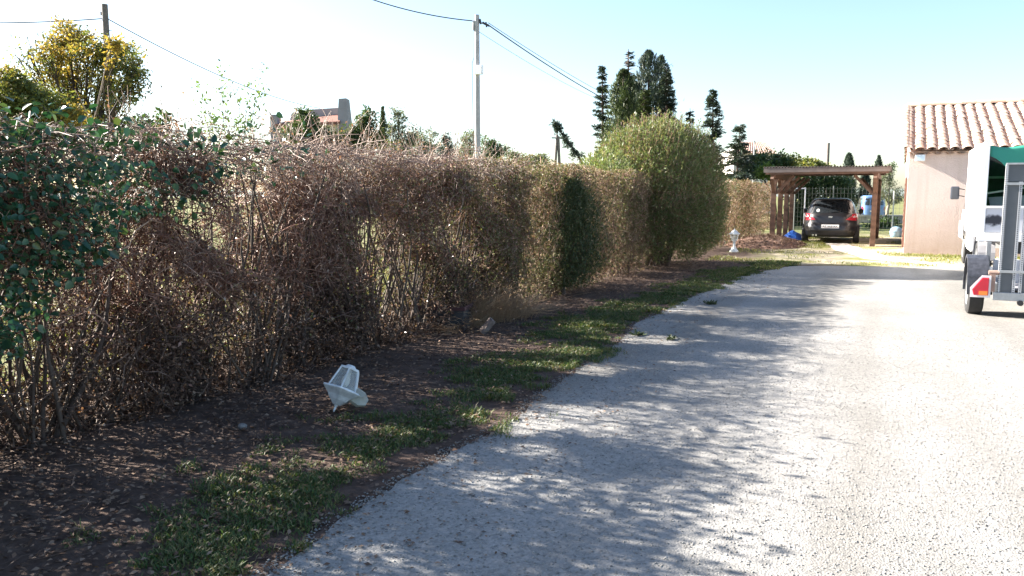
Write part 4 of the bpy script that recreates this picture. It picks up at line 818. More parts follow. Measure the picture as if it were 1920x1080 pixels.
def black_car():
    t = thing('black_hatchback', 'black hatchback parked nose-in under the timber carport', 'car', (-1.98, 28.05, 0), math.radians(2.5))
    B = Shell([(.20, .16, 3.85, .76, 5), (.27, .05, 3.95, .84, 5), (.42, .0, 4.0, .875, 5), (.56, .02, 4.0, .885, 5), (.70, .09, 3.98, .885, 4.6), (.86, .11, 3.9, .875, 4.4), (.96, .15, 3.5, .84, 4.2), (.99, .18, 3.3, .82, 4.2)])
    Gn = Shell([(.95, .15, 3.15, .815, 4), (1.05, .24, 2.95, .785, 4), (1.2, .38, 2.65, .73, 4), (1.34, .50, 2.35, .66, 4), (1.42, .56, 2.15, .60, 3.8), (1.465, .66, 1.95, .52, 3.4), (1.485, .85, 1.8, .40, 3)])
    body = B.build('body', M_black, t); Gn.build('roof', M_black, t)
    V, F = Gn.patch(Gn.rear, [(-.64, 1.0), (.64, 1.0), (.49, 1.385), (-.49, 1.385)], 14, 8); mesh('rear_window', V, F, M_carglass, t, smooth=False)
    for sg in (-1, 1):
        f = lambda y, z, sg=sg: Gn.side(y, z, sg)
        for ya, yb, yc, yd in ((.62, 1.45, 1.45, .82), (1.52, 2.55, 2.1, 1.52)):
            V, F = Gn.patch(f, [(ya, 1.0), (yb, 1.0), (yc, 1.35), (yd, 1.35)], 10, 6, dirv=(-sg, 0, 0)); mesh('side_window', V, F, M_carglass, t)
        # tail lamp, swept up and round the corner
        V, F = B.patch(B.rear, [(sg * .46, .78), (sg * .865, .74), (sg * .86, .985), (sg * .70, .95)], 12, 6, .05); lamp = mesh('tail_lamp', V, F, M_red, t)
        f = lambda y, z, sg=sg: B.side(y, z, sg); V, F = B.patch(f, [(.30, .80), (.58, .90), (.58, .97), (.30, .97)], 6, 4, .02, (-sg, 0, 0)); mesh('lens', V, F, M_red, lamp)
        V, F = B.patch(lambda x, z: B.rear(x, z, .010), [(sg * .68, .86), (sg * .82, .86), (sg * .82, .95), (sg * .74, .95)], 6, 4, .008); mesh('reflector', V, F, M_clear, lamp)
        for y in (.72, 3.2): wheel(t, sg * .80, y, .305, .2, sg)
        k = MB(); k.box(sg * .86 - .07, sg * .86 + .07, 2.5, 2.6, 1.0, 1.1); 
        k = MB(); k.lathe([(.02, -.09), (.075, -.05), (.08, .05), (.03, .09)], 10, (sg * .93, 2.52, 1.02)); k.build('mirror', M_black, t, smooth=True)
    V, F = B.patch(B.rear, [(-.72, .235), (.72, .235), (.66, .36), (-.66, .36)], 14, 5, .02); mesh('bumper_insert', V, F, M_plastic, t)
    V, F = B.patch(lambda x, z: B.rear(x, z, .012), [(-.27, .50), (.27, .50), (.27, .615), (-.27, .615)], 8, 3, .012); pl = mesh('number_plate', V, F, M_plate, t)
    text('AT 868 AA', .10, pl, (0, -.0135 + B.rear(0, .557)[1] + .004 - .004, .556), (math.radians(84), 0, 0), M_ink)
    k = MB(); th = np.arange(20) / 20 * TAU; yb = B.rear(0, .86)[1]; k.loft([np.stack([.07 * np.cos(th), np.full(20, yb - q), .87 + .03 * np.sin(th)], 1)[::-1] for q in (-.01, .010)]); k.build('badge', M_chrome, t)
    k = MB(); k.bar((0, Gn.rear(0, 1.02)[1] - .02, 1.02), (.30, Gn.rear(.3, 1.06)[1] - .02, 1.055), .014); k.build('wiper', M_plastic, t)
    k = MB(); [k.cyl((x, -.03, .27), (x, .12, .27), .033, n=14) for x in (-.52, -.42)]; k.build('exhaust', M_chrome, t)
    k = MB(); k.loft([[(-.44, .56, 1.41), (.44, .56, 1.41), (.44, .56, 1.43), (-.44, .56, 1.43)], [(-.40, .44, 1.425), (.40, .44, 1.425), (.40, .44, 1.445), (-.40, .44, 1.445)]]); k.build('spoiler', M_black, t)
    k = MB(); th = np.arange(18) / 18 * TAU; k.add([(-.40 + .05 * math.cos(a), Gn.rear(-.4, 1.08 + .05 * math.sin(a), .012)[1], 1.08 + .05 * math.sin(a)) for a in th], [tuple(range(18))]); k.build('sticker', M_plate, t)
black_car()
def blue_van():
    p0 = at(1640, 365, 58); t = thing('blue_van', 'pale blue van parked far off behind the wire fence', 'van', (p0[0], p0[1], -.25), YAW * .3)
    M_b = paint('pale_blue_paint', (.12, .23, .45), .35, .5)
    B = Shell([(.25, .05, 4.1, .78, 5), (.4, 0, 4.2, .86, 5), (.8, .02, 4.2, .88, 5), (1.02, .06, 3.6, .87, 5)])
    Gn = Shell([(1.0, .06, 3.3, .865, 5), (1.4, .12, 2.9, .82, 5), (1.72, .2, 2.6, .76, 4.5), (1.8, .4, 2.4, .65, 4)])
    B.build('body', M_b, t); Gn.build('roof', M_b, t)
    for a, b in ((-.78, -.28), (-.22, .26), (.32, .78)):
        V, F = Gn.patch(Gn.rear, [(a, 1.08), (b, 1.08), (b * .94, 1.58), (a * .94, 1.58)], 6, 5); mesh('rear_window', V, F, M_carglass, t)
    for sg in (-1, 1):
        f = lambda y, z, sg=sg: Gn.side(y, z, sg); V, F = Gn.patch(f, [(.5, 1.1), (2.8, 1.1), (2.4, 1.58), (.55, 1.58)], 8, 5, dirv=(-sg, 0, 0)); mesh('side_window', V, F, M_carglass, t)
        for y in (.8, 3.4): wheel(t, sg * .8, y, .31, .2, sg)
        V, F = B.patch(B.rear, [(sg * .66, .72), (sg * .84, .72), (sg * .84, .98), (sg * .7, .98)], 5, 4, .02); mesh('tail_lamp', V, F, M_red, t)
    V, F = B.patch(B.rear, [(-.25, .6), (.25, .6), (.25, .7), (-.25, .7)], 4, 3, .01); mesh('number_plate', V, F, M_plate, t)
blue_van()

# ------------------------------------------------------------------ open-backed truck
M_tw = simple('truck_white', (.80, .80, .81), .5, var=.08, scale=2.5)
m = MT('stained_white_board'); tc = m.coord(); mp = m.n('Mapping'); m.l(tc, mp.inputs[0]); mp.inputs['Location'].default_value = (-.21 * 2.0, 0, -1.15 * 5); mp.inputs['Scale'].default_value = (2.0, 0, 5.0)
ln_ = m.n('VectorMath', operation='LENGTH'); m.l(mp.outputs[0], ln_.inputs[0]); ad = m.n('Math', operation='MULTIPLY_ADD'); m.l(m.noise(9, 5, .7), ad.inputs[0]); ad.inputs[1].default_value = .9; m.l(ln_.outputs['Value'], ad.inputs[2])
m.base(m.ramp(ad.outputs[0], [(.78, (.04, .04, .05)), (.98, (.62, .61, .64))])); m.set(Roughness=.6); M_stain = m.m
M_inside = simple('dark_lining', (.035, .035, .04), .8, var=.3)
M_greyp = simple('grey_board', (.25, .25, .27), .7)
def truck():
    t = thing('open_truck', 'white open-backed truck parked before the garage with a green tarpaulin top', 'truck', (1.36, 16.5, 0))
    L, Wd, zb, zt_ = 3.85, 2.0, .90, 2.55
    k = MB(); k.box(.0, Wd, .0, L, zb - .09, zb); k.build('bed', M_tw, t, bevel=.008)
    k = MB(); k.box(-.005, .045, .07, L, zb + .002, zt_); k.build('side_panel', M_tw, t); k = MB(); k.box(Wd - .045, Wd + .005, .07, L, zb + .002, zt_); k.build('side_panel', M_tw, t)
    k = MB(); k.box(.05, Wd - .05, L - .06, L, zb + .002, zt_ - .05); bh = k.build('bulkhead', M_inside, t)
    k = MB(); [k.box(a, b, L - .10, L - .062, c, d) for a, b, c, d in ((.35, .40, 1.25, 2.0), (1.5, 1.55, 1.25, 2.0), (.40, 1.5, 1.95, 2.0), (.40, 1.5, 1.25, 1.3))]; k.build('window_frame', M_greyp, bh)
    k = MB(); k.box(.047, .055, .1, L - .06, zb, zt_ - .03); k.box(Wd - .055, Wd - .047, .1, L - .06, zb, zt_ - .03); k.build('lining', M_inside, t)
    k = MB(); k.box(-.02, .06, -.03, .068, zb - .15, zt_ + .03); k.build('corner_post', M_tw, t, bevel=.006); k = MB(); k.box(Wd - .06, Wd + .02, -.03, .068, zb - .15, zt_ + .03); k.build('corner_post', M_tw, t, bevel=.006)
    k = MB(); k.box(.065, Wd - .065, -.01, .03, zb + .03, zb + .46); k.build('tailgate', M_stain, t, bevel=.006)
    k = MB(); k.box(.062, Wd - .062, -.035, .045, zb + .46, zb + .50); k.build('rail', M_tw, t, bevel=.004); k = MB(); k.box(-.06, Wd + .06, -.05, .0, zb - .13, zb + .02); k.build('rear_beam', M_tw, t, bevel=.01)
    k = MB(); [k.box(x, x + .09, .1, 5.4, .55, .76) for x in (.6, 1.3)]; k.build('chassis', M_plastic, t)
    k = MB(); pts = [(1.05 * .0 + .55 * math.cos(a), .40 + .48 * math.sin(a)) for a in np.linspace(0, math.pi, 12)]
    for x in (.02, Wd - .30):
        k = MB(); k.loft([[(x, 1.0 + a, b), (x + .28, 1.0 + a, b), (x + .28, 1.0 + a * .95, b - .02), (x, 1.0 + a * .95, b - .02)] for a, b in pts]); k.build('mudguard', M_greyp, t)
    for x, sg in ((.15, -1), (Wd - .15, 1)):
        wheel(t, x, 1.0, .36, .24, sg); wheel(t, x, 4.75, .36, .2, sg)
    k = MB(); k.box(.0, .28, 1.9, 2.9, .45, .80); k.build('fuel_tank', M_tw, t, bevel=.03)
    B = Shell([(.42, 3.95, 5.75, .90, 6), (.8, 3.95, 5.8, .95, 6), (1.2, 3.95, 5.7, .95, 6), (1.9, 3.95, 5.2, .86, 6), (2.08, 4.05, 5.0, .78, 5)]); cb = B.build('cab', M_tw, t); cb.location = (Wd / 2 - .02, 0, 0)
    for sg in (-1, 1):
        V, F = B.patch(lambda y, z, sg=sg: B.side(y, z, sg), [(4.2, 1.25), (5.4, 1.25), (5.05, 1.85), (4.2, 1.85)], 6, 5, dirv=(-sg, 0, 0)); mesh('window', V, F, M_carglass, cb)
    k = MB(); k.bar((.02, 4.85, 1.72), (-.13, 4.60, 1.74), .018); k.bar((.02, 4.85, 1.56), (-.13, 4.60, 1.58), .018); ar = k.build('mirror_arm', M_plastic, t)
    k = MB(); k.box(-.28, -.10, 4.52, 4.62, 1.49, 1.79); k.build('mirror', simple('mirror_shell', (.05, .055, .07), .35), t, bevel=.03)
    k = MB(); k.box(-.04, .0, 4.15, 4.9, .62, 1.0); k.build('step_panel', M_tw, t, bevel=.01)
    return t
truck()
# tarpaulin draped across the truck top
M_tarp = leafmat('green_tarpaulin', [(.09, .50, .40), (.11, .55, .44)], .6, .5)
def tarp():
    nu, nv = 44, 34; V = []
    for j in range(nv):
        for i in range(nu):
            a = i / (nu - 1); b = j / (nv - 1); x = .07 + a * 1.86; sag = .10 * math.sin(a * math.pi) * math.sin(min(1, b * 1.1) * math.pi)
            if b < .35:       # flap hanging over the open back, tied up at the near corner
                q = 1 - b / .35; drop = (.10 + .36 * math.exp(-((a - .24) / .20) ** 2) + .12 * min(1, max(0, (a - .1) / .3))) * q; y = .04 - .03 * math.sin(a * 14) * q; z = 2.47 - drop
            else: y = .04 + (b - .35) / .65 * 3.6; z = 2.47 - sag
            z += .012 * math.sin(a * 23 + b * 5) + .014 * math.sin(b * 31 + a * 9) * (1 - min(1, abs(b - .35) * 9)); V.append((x, y, z))
    F = [(j * nu + i, j * nu + i + 1, (j + 1) * nu + i + 1, (j + 1) * nu + i) for j in range(nv - 1) for i in range(nu - 1)]
    o = mesh('tarpaulin', V, F, M_tarp, smooth=True); o.location = (1.36, 16.5, 0); m_ = o.modifiers.new('solid', 'SOLIDIFY'); m_.thickness = .004
    tag(o, 'green tarpaulin stretched over the open back of the white truck', 'tarpaulin')
tarp()
k = MB(); k.bar((.1, .9, 1.62), (1.5, 1.3, 1.86), .09, .03); o = k.build('plank', simple('pale_plank', (.55, .53, .52), .7)); o.location = (1.36, 16.5, 0); tag(o, 'pale plank lying slantwise inside the open truck', 'plank')
k = MB(); k.hexa([(.28, .5, .905), (.85, .5, .905), (.85, .62, .905), (.36, .62, .905)], [(.15, .75, 1.55), (.85, .75, 1.6), (.85, .82, 1.6), (.15, .82, 1.55)]); o = k.build('board', M_greyp, bevel=.005); o.location = (1.36, 16.5, 0); tag(o, 'grey board leaning inside the open truck', 'board')

# ------------------------------------------------------------------ trailer
M_alu = simple('aluminium', (.50, .51, .53), .5, metal=.45, var=.2, scale=14)
m = MT('perforated_strip'); mp = m.n('Mapping'); m.l(m.coord(), mp.inputs[0]); v_ = m.n('TexVoronoi'); v_.inputs['Scale'].default_value = 42; v_.inputs['Randomness'].default_value = 0; m.l(mp.outputs[0], v_.inputs['Vector'])
m.base(m.ramp(v_.outputs['Distance'], [(.26, (.05, .05, .055)), (.34, (.46, .47, .49))])); m.set(Roughness=.5, Metallic=.3); M_perf = m.m
m = MT('ramp_sheet'); m.base(m.mix(m.noise(5, 6, .7), (.08, .09, .10), (.15, .16, .17))); m.set(Roughness=.6, Metallic=.2); m.bump(m.noise(120, 2), .2, .003); M_ramp = m.m
def trailer():
    t = thing('trailer', 'low galvanised trailer with its grey loading ramp folded upright', 'trailer', (1.14, 11.6, 0)); Wd = 1.7; L = 2.7
    k = MB(); k.box(0, Wd, 0, .06, .27, .375); k.build('rear_beam', M_galv, t, bevel=.006)
    k = MB(); k.box(.0, .05, .062, L, .36, .48); k.box(Wd - .05, Wd, .062, L, .36, .48); k.box(.0, Wd, L + .002, L + .05, .36, .48); k.build('frame', M_galv, t)
    k = MB(); k.box(.052, Wd - .052, .064, L, .40, .43); k.build('deck', M_greyp, t)
    k = MB(); k.box(-.22, Wd + .22, .62, .70, .27, .34); k.build('axle', M_plastic, t)
    k = MB(); [k.bar((Wd / 2, 4.0, .42), (x, L, .42), .06) for x in (.1, Wd - .1)]; k.build('drawbar', M_galv, t)
    for x, sg in ((-.15, -1), (Wd + .15, 1)):
        wheel(t, x, .66, .30, .19, sg); a0 = np.linspace(-.12, math.pi + .12, 20); k = MB()
        k.loft([[(x - .12, .66 - .36 * math.cos(a), .36 + .44 * math.sin(a) ** .8 if math.sin(a) > 0 else .36 + .4 * math.sin(a)), (x + .12, .66 - .36 * math.cos(a), .36 + .44 * math.sin(a) ** .8 if math.sin(a) > 0 else .36 + .4 * math.sin(a)),
                 (x + .12, .66 - .33 * math.cos(a), .34 + .42 * math.sin(a) ** .8 if math.sin(a) > 0 else .34 + .4 * math.sin(a)), (x - .12, .66 - .33 * math.cos(a), .34 + .42 * math.sin(a) ** .8 if math.sin(a) > 0 else .34 + .4 * math.sin(a))] for a in a0]); k.build('mudguard', M_plastic2, t, smooth=True)
        # triangular lamp cluster on a pale board
        c = -.13 if sg < 0 else Wd + .13; q = lambda pts, y0, y1: [[(c + sg * a, y, z) for a, z in pts] for y in (y0, y1)]
        k = MB(); k.loft(q([(-.10, .30), (.12, .30), (.125, .42), (-.0, .58), (-.10, .58)], -.012, .0)); lb = k.build('lamp_board', M_tw, t)
        k = MB(); k.loft(q([(-.075, .33), (.085, .33), (.105, .40), (-.0, .555), (-.075, .555)], -.045, -.014)); lm = k.build('tail_lamp', M_red, t, bevel=.005)
        k = MB(); k.loft(q([(-.065, .335), (.03, .335), (.03, .385), (-.065, .385)], -.05, -.046)); k.build('indicator', M_orange, lm)
    # ramp: sheets between perforated uprights
    zt_ = 1.98; k = MB()
    xs = [.06, .225, .285, .62, .68, 1.02, 1.08, 1.42, 1.48, 1.66]; up = MB()
    for x in (.06, .215, .285, .62, .69, 1.02, 1.09, 1.42, 1.49, 1.64): up.box(x - .016, x + .016, .0, .05, .376, zt_ if x < .2 or abs(x - .285) < .01 else 1.76)
    rp = up.build('ramp', M_perf, t); k = MB()
    for a, b in ((.076, .199), (.301, .604), (.706, 1.004), (1.106, 1.404), (1.506, 1.624)): k.box(a, b, .018, .024, .378, 1.75)
    k.box(.078, .30, .018, .024, 1.76, zt_); k.build('ramp_sheet', M_ramp, rp); k = MB()
    for z in (.64, 1.735): k.box(.05, 1.65, -.022, -.002, z - .016, z + .016)
    k.box(.05, .31, -.01, .04, zt_ - .01, zt_ + .012); k.build('ramp_rail', M_galv, rp)
    for x in (-.02, Wd + .02):
        k = MB(); k.box(x - .025, x + .025, .64, .69, .48, .97); k.build('side_post', M_galv, t)
    k = MB(); k.box(-.035, .015, -.01, .05, .377, .60); k.cyl((-.06, .02, .62), (.06, .02, .62), .03, n=10); k.build('latch', simple('rusty_latch', (.30, .2, .16), .8), t)
    k = MB(); k.box(.05, Wd - .05, .7, .76, .43, .74); k.box(.05, Wd - .05, .762, .8, .66, .70); k.build('crossboard', M_tw, t)
    k = MB(); k.cyl((.30, -.03, .25), (.30, .03, .25), .035, n=10); k.build('coupling', M_plastic, t)
M_plastic2 = simple('scuffed_mudguard', (.045, .048, .06), .45, var=.5, scale=18)
trailer()

# ------------------------------------------------------------------ lanterns
M_lw = simple('lantern_white', (.58, .61, .62), .4, var=.28, scale=16)
m = MT('lantern_glass'); m.set(Roughness=.08, Transmission_Weight=.85, IOR=1.2, Alpha=1); m.base((.85, .87, .85)); M_lg = m.m
M_bulb = simple('bulb', (.85, .83, .78), .4, var=.04)
def hexr(r_, z, n=6): th = (np.arange(n) + .5) / n * TAU; return np.stack([r_ * np.cos(th), r_ * np.sin(th), np.full(n, z)], 1)
def lantern_head(t, z0, s=1.0):
    """six-sided cage widening upwards, roof and finial; z0 = foot of the cage"""
    rb, rt_, h = .078 * s, .122 * s, .165 * s
    k = MB(); k.loft([hexr(rb * 1.05, z0 - .012 * s), hexr(rb * 1.1, z0)]); k.loft([hexr(rb * .4, z0 - .035 * s), hexr(rb * .7, z0 - .013 * s)]); k.build('cage_foot', M_lw, t, bevel=.002)
    a = hexr(rb, z0); b = hexr(rt_, z0 + h); k = MB()
    for i in range(6): k.bar(a[i], b[i], .011 * s)
    for i in range(6): k.bar(b[i], b[(i + 1) % 6], .012 * s); k.bar(a[i], a[(i + 1) % 6], .012 * s)
    cg = k.build('cage', M_lw, t); k = MB()
    a = hexr(rb * .96, z0 + .004); b = hexr(rt_ * .965, z0 + h - .004)
    for i in range(6):
        j = (i + 1) % 6; n0 = nrm(np.cross(a[j] - a[i], b[i] - a[i])) * .002
        k.hexa([a[i], a[j], a[j] + n0, a[i] + n0], [b[i], b[j], b[j] + n0, b[i] + n0])
    k.build('panes', M_lg, cg)
    k = MB(); k.loft([hexr(rt_ * 1.32, z0 + h), hexr(rt_ * 1.36, z0 + h + .012 * s), hexr(rt_ * .88, z0 + h + .055 * s), hexr(rt_ * .62, z0 + h + .09 * s), hexr(rt_ * .56, z0 + h + .094 * s), hexr(rt_ * .26, z0 + h + .125 * s)]); k.build('roof', M_lw, t, bevel=.002)
    k = MB(); k.lathe([(.012 * s, z0 + h + .12 * s), (.016 * s, z0 + h + .132 * s), (.009 * s, z0 + h + .14 * s), (.010 * s, z0 + h + .16 * s), (.004 * s, z0 + h + .18 * s)], 12); k.build('finial', M_lw, t, smooth=True)
    k = MB(); k.lathe([(.02 * s, z0), (.02 * s, z0 + .04 * s), (.03 * s, z0 + .07 * s), (.034 * s, z0 + .10 * s), (.024 * s, z0 + .13 * s), (.004 * s, z0 + .14 * s)], 14); k.build('bulb', M_bulb, t, smooth=True)
t = thing('garden_lantern', 'small white garden lantern standing on its post beside the hedge', 'garden lantern', (-4.09, 22.7, 0), group='white garden lanterns')
k = MB(); k.lathe([(.13, 0), (.125, .03), (.10, .05), (.075, .09), (.05, .13), (.036, .15), (.036, .27), (.046, .275), (.046, .29), (.03, .30)], 20); k.build('post', M_lw, t, smooth=True); lantern_head(t, .33)
t = thing('garden_lantern', 'broken white garden lantern lying roof down on the soil', 'garden lantern', (-3.66, 4.52, .0), group='white garden lanterns')
s_ = .96; lantern_head(t, 0.0, s_)
# axis from foot to finial points down and towards the camera
ax = nrm(np.array(-RT * .30 - FH * .42 - np.array([0, 0, .85]))); q = Vector(ax).to_track_quat('Z', 'Y'); t.rotation_mode = 'QUATERNION'; t.rotation_quaternion = q @ Matrix.Rotation(.35, 3, 'Z').to_quaternion()
tip = np.array([-3.66, 4.52, .012]); t.location = [float(c) for c in (tip - ax * .345 * s_)]
M_dirty = simple('dirty_cream', (.30, .29, .24), .6, var=.2)
o = MB().lathe([(.084, 0), (.088, .012), (.088, .028), (.055, .036), (.034, .06)], 8, (0, 0, 0)).build('lantern_base', M_dirty, smooth=True)
p0 = tip + RT * .15 + FH * .10; o.location = (p0[0], p0[1], .085); o.rotation_euler = (math.radians(38), .45, YAW + .5); tag(o, 'dirty cream broken lantern base lying against the fallen lantern', 'lantern base')

# ------------------------------------------------------------------ fence, gate, low wall and odds and ends behind the carport
M_fence = simple('fence_wire', (.07, .08, .075), .7)
def mesh_fence():
    t = thing('wire_fence', 'green-grey welded wire mesh fence running behind the carport', 'fence', (-4, 36, 0)); H = 1.92; Lf = 4.6; P = []
    for x in np.arange(0, Lf + .01, .14): P.append([(x, 0, .05), (x, 0, H / 2), (x, 0, H)])
    for z in np.arange(.05, H + .01, .2): P.append([(0, 0, z), (Lf / 2, 0, z), (Lf, 0, z)])
    V, F = tubes(np.array(P), 0.0035, 4); mesh('mesh_panel', V, F, M_fence, t)
    for x in np.arange(0, Lf + .1, 1.53): k = MB(); k.cyl((x, .03, -.1), (x, .03, H + .05), .028, n=10); k.build('post', M_fence, t, smooth=True)
mesh_fence()
p0 = at(1482, 400, 33); p1 = at(1508, 400, 33); zt_ = at(1495, 352, 33)[2]; t = thing('gate_frame', 'plain white metal gate frame left of the black car', 'gate', (p0[0], p0[1], 0)); d = (p1 - p0) * [1, 1, 0]
k = MB(); k.bar((0, 0, -.05), (0, 0, zt_), .05); k.build('upright', M_tw, t); k = MB(); k.bar(d + [0, 0, -.05], d + [0, 0, zt_], .05); k.build('upright', M_tw, t); k = MB(); k.bar(nrm(d) * .027 + [0, 0, zt_ - .027], d - nrm(d) * .027 + [0, 0, zt_ - .027], .05); k.build('top_bar', M_tw, t)
p0 = at(1606, 412, 45); p1 = at(1760, 412, 45); t = thing('low_wall', 'low pale wall with a coping in front of the blue van', 'wall', (p0[0], p0[1], 0)); d = (p1 - p0) * [1, 1, 0]; k = MB(); k.bar((0, 0, .13), d + [0, 0, .13], .2, .5); k.build('wall', simple('old_wall', (.42, .36, .28), .9, var=.35, scale=3, bump=.5), t); k = MB(); k.bar(nrm(d) * -.04 + [0, 0, .42], d + [0, 0, .42], .28, .08); k.build('coping', M_conc, t)
p0 = at(1680, 440, 30); t = thing('water_butt', 'pale blue rounded tub on the grass left of the garage', 'tub', (p0[0], p0[1], 0)); M_pb = simple('pale_blue_plastic', (.22, .33, .42), .4); k = MB(); k.lathe([(.18, 0), (.22, .1), (.22, .22), (.19, .32), (.12, .38), (.02, .40)], 20); k.build('body', M_pb, t, smooth=True); k = MB(); k.lathe([(.235, .2), (.235, .23)], 20); k.build('rim', M_pb, t, smooth=True)
p0 = at(1673, 425, 37); H = at(1673, 358, 37)[2]; o = MB().cyl((0, 0, -.1), (0, 0, H), .035, .03, 10).build('washing_line_post', simple('pale_post', (.6, .58, .52), .6), smooth=True); o.location = (p0[0], p0[1], 0); tag(o, 'thin pale post standing on the grass left of the garage', 'post')
def tarp2():
    r = np.random.default_rng(61); n = 26; g = np.linspace(-1, 1, n); X, Yy = np.meshgrid(g, g); rr = np.sqrt(X ** 2 + Yy ** 2); Z = .34 * np.clip(1 - rr ** 1.6, 0, 1) + .07 * noise2(X * 3.1, Yy * 3.1, 5, 3) * (rr < 1) ; Z = np.maximum(Z, .015)
    V = np.stack([X * .42, Yy * .5, Z], -1).reshape(-1, 3); F = np.array([(j * n + i, j * n + i + 1, (j + 1) * n + i + 1, (j + 1) * n + i) for j in range(n - 1) for i in range(n - 1)])
    o = mesh('crumpled_tarpaulin', V, F, simple('blue_tarpaulin', (.03, .11, .42), .4, var=.25), smooth=True); o.location = (-3.25, 29.2, 0); tag(o, 'crumpled blue tarpaulin on the ground left of the black car', 'tarpaulin')
tarp2()
def leaf_heap():
    r = np.random.default_rng(62); t = thing('leaf_heap', 'reddish brown heap of dead leaves at the foot of the left carport posts', 'leaf heap', (-3.7, 26.0, 0)); n = 30; g = np.linspace(-1, 1, n); X, Yy = np.meshgrid(g, g)
    h = lambda x, y: .34 * np.clip(1 - x ** 2 - y ** 2, 0, 1) ** .8 + .03 * noise2(x * 4, y * 4, 6)
    Z = h(X, Yy) - .03; V = np.stack([X * 1.25, Yy * 1.9, Z], -1).reshape(-1, 3); F = np.array([(j * n + i, j * n + i + 1, (j + 1) * n + i + 1, (j + 1) * n + i) for j in range(n - 1) for i in range(n - 1)]); mesh('mound', V, F, simple('red_soil', (.15, .085, .06), .95, var=.4, scale=9, bump=.8), t, smooth=True)
    m_ = 6000; a = r.uniform(-1, 1, (m_, 2)); a = a[(a ** 2).sum(1) < .98]; C = np.c_[a[:, 0] * 1.25, a[:, 1] * 1.9, h(a[:, 0], a[:, 1]) - .02]; L = r.uniform(.03, .08, len(C)); V, F = leaves(C, nrm(rsph(r, len(C)) * [1, 1, .4]), nrm(rsph(r, len(C)) * .5 + [0, 0, 1]), L, L * .5, .2); mesh('leaves', V, F, M_litter, t)
leaf_heap()
# dark crate half under the hedge and the stone in front of it
t = thing('dark_crate', 'dark plastic crate half hidden under the hedge', 'crate', (-4.86, 8.15, 0), .25); M_ck = simple('dark_crate_plastic', (.03, .032, .036), .6, var=.3); k = MB(); k.box(-.28, .28, -.2, -.18, .0, .27); k.box(-.28, .28, .18, .2, .0, .27); k.box(-.28, -.26, -.178, .178, .0, .27); k.box(.26, .28, -.178, .178, .0, .27); k.box(-.257, .257, -.178, .178, .005, .03); k.build('box', M_ck, t)
k = MB(); k.box(-.295, .295, -.215, -.2005, .24, .285); k.box(-.295, .295, .2005, .215, .24, .285); k.box(-.295, -.281, -.2, .2, .24, .285); k.box(.281, .295, -.2, .2, .24, .285); k.build('rim', simple('dull_red_plastic', (.06, .022, .026), .7), t)
r = np.random.default_rng(63)
def rock(name, label, loc, dims, seed, col=(.3, .28, .26), rot=(0, 0, 0), cat='stone'):
    r = np.random.default_rng(seed); k = MB(); n = 10; rings = []
    for j in range(7):
        ph = -math.pi / 2 + math.pi * (j + .5) / 7; th = np.arange(n) / n * TAU; q = 1 + .16 * noise2(th * 1.5, np.full(n, j * .7), seed, 2); c_ = np.abs(np.cos(ph)) ** .6
        rings.append(np.stack([dims[0] * c_ * q * np.cos(th), dims[1] * c_ * q * np.sin(th), np.full(n, dims[2] * math.sin(ph))], 1))
    k.loft(rings); o = k.build(name, simple(name + '_skin', col, .95, var=.3, scale=20, bump=.6), smooth=True); o.location = loc; o.rotation_euler = rot; tag(o, label, cat); return o
k = MB(); k.box(-.05, .05, -.10, .10, -.03, .03); o = k.build('brick', simple('old_brick', (.17, .135, .12), .95, var=.35, scale=25, bump=.6), bevel=.008); o.location = (-4.2, 7.98, .09); o.rotation_euler = (.9, .25, -.75); tag(o, 'old grey brick leaning against the dark crate', 'brick')
rock('stone', 'pale rounded stone on the soil left of the fallen lantern', (-3.99, 3.95, .012), (.036, .028, .02), 3, (.20, .19, .18))
# small clods and weeds on the drive
def clod(label, x, y, sz, seed):
    r = np.random.default_rng(seed); d = _fw + RT * (x - 960) / 1480 + _up * (540 - y) / 1480; p = np.array([0, 0, EYE]) - d * EYE / d[2]; n = 70; L = r.uniform(.4, 1.1, n) * sz
    C = np.c_[r.normal(0, sz * .35, n), r.normal(0, sz * .35, n), np.abs(r.normal(0, .006, n)) + .006]; V, F = leaves(C, nrm(rsph(r, n) * [1, 1, .5] + [0, 0, .35]), rsph(r, n), L, L * .25, .2); o = mesh('weed_tuft', V, F, M_cone); o.location = (p[0], p[1], .006); tag(o, label, 'weed')
clod('small dark weed tuft on the gravel near the grass edge', 1197, 630, .08, 1); clod('small dark weed tuft on the gravel, right of the tuft by the grass edge', 1258, 638, .07, 2); clod('small dark weed tuft on the gravel farther down the drive', 1330, 571, .09, 3)

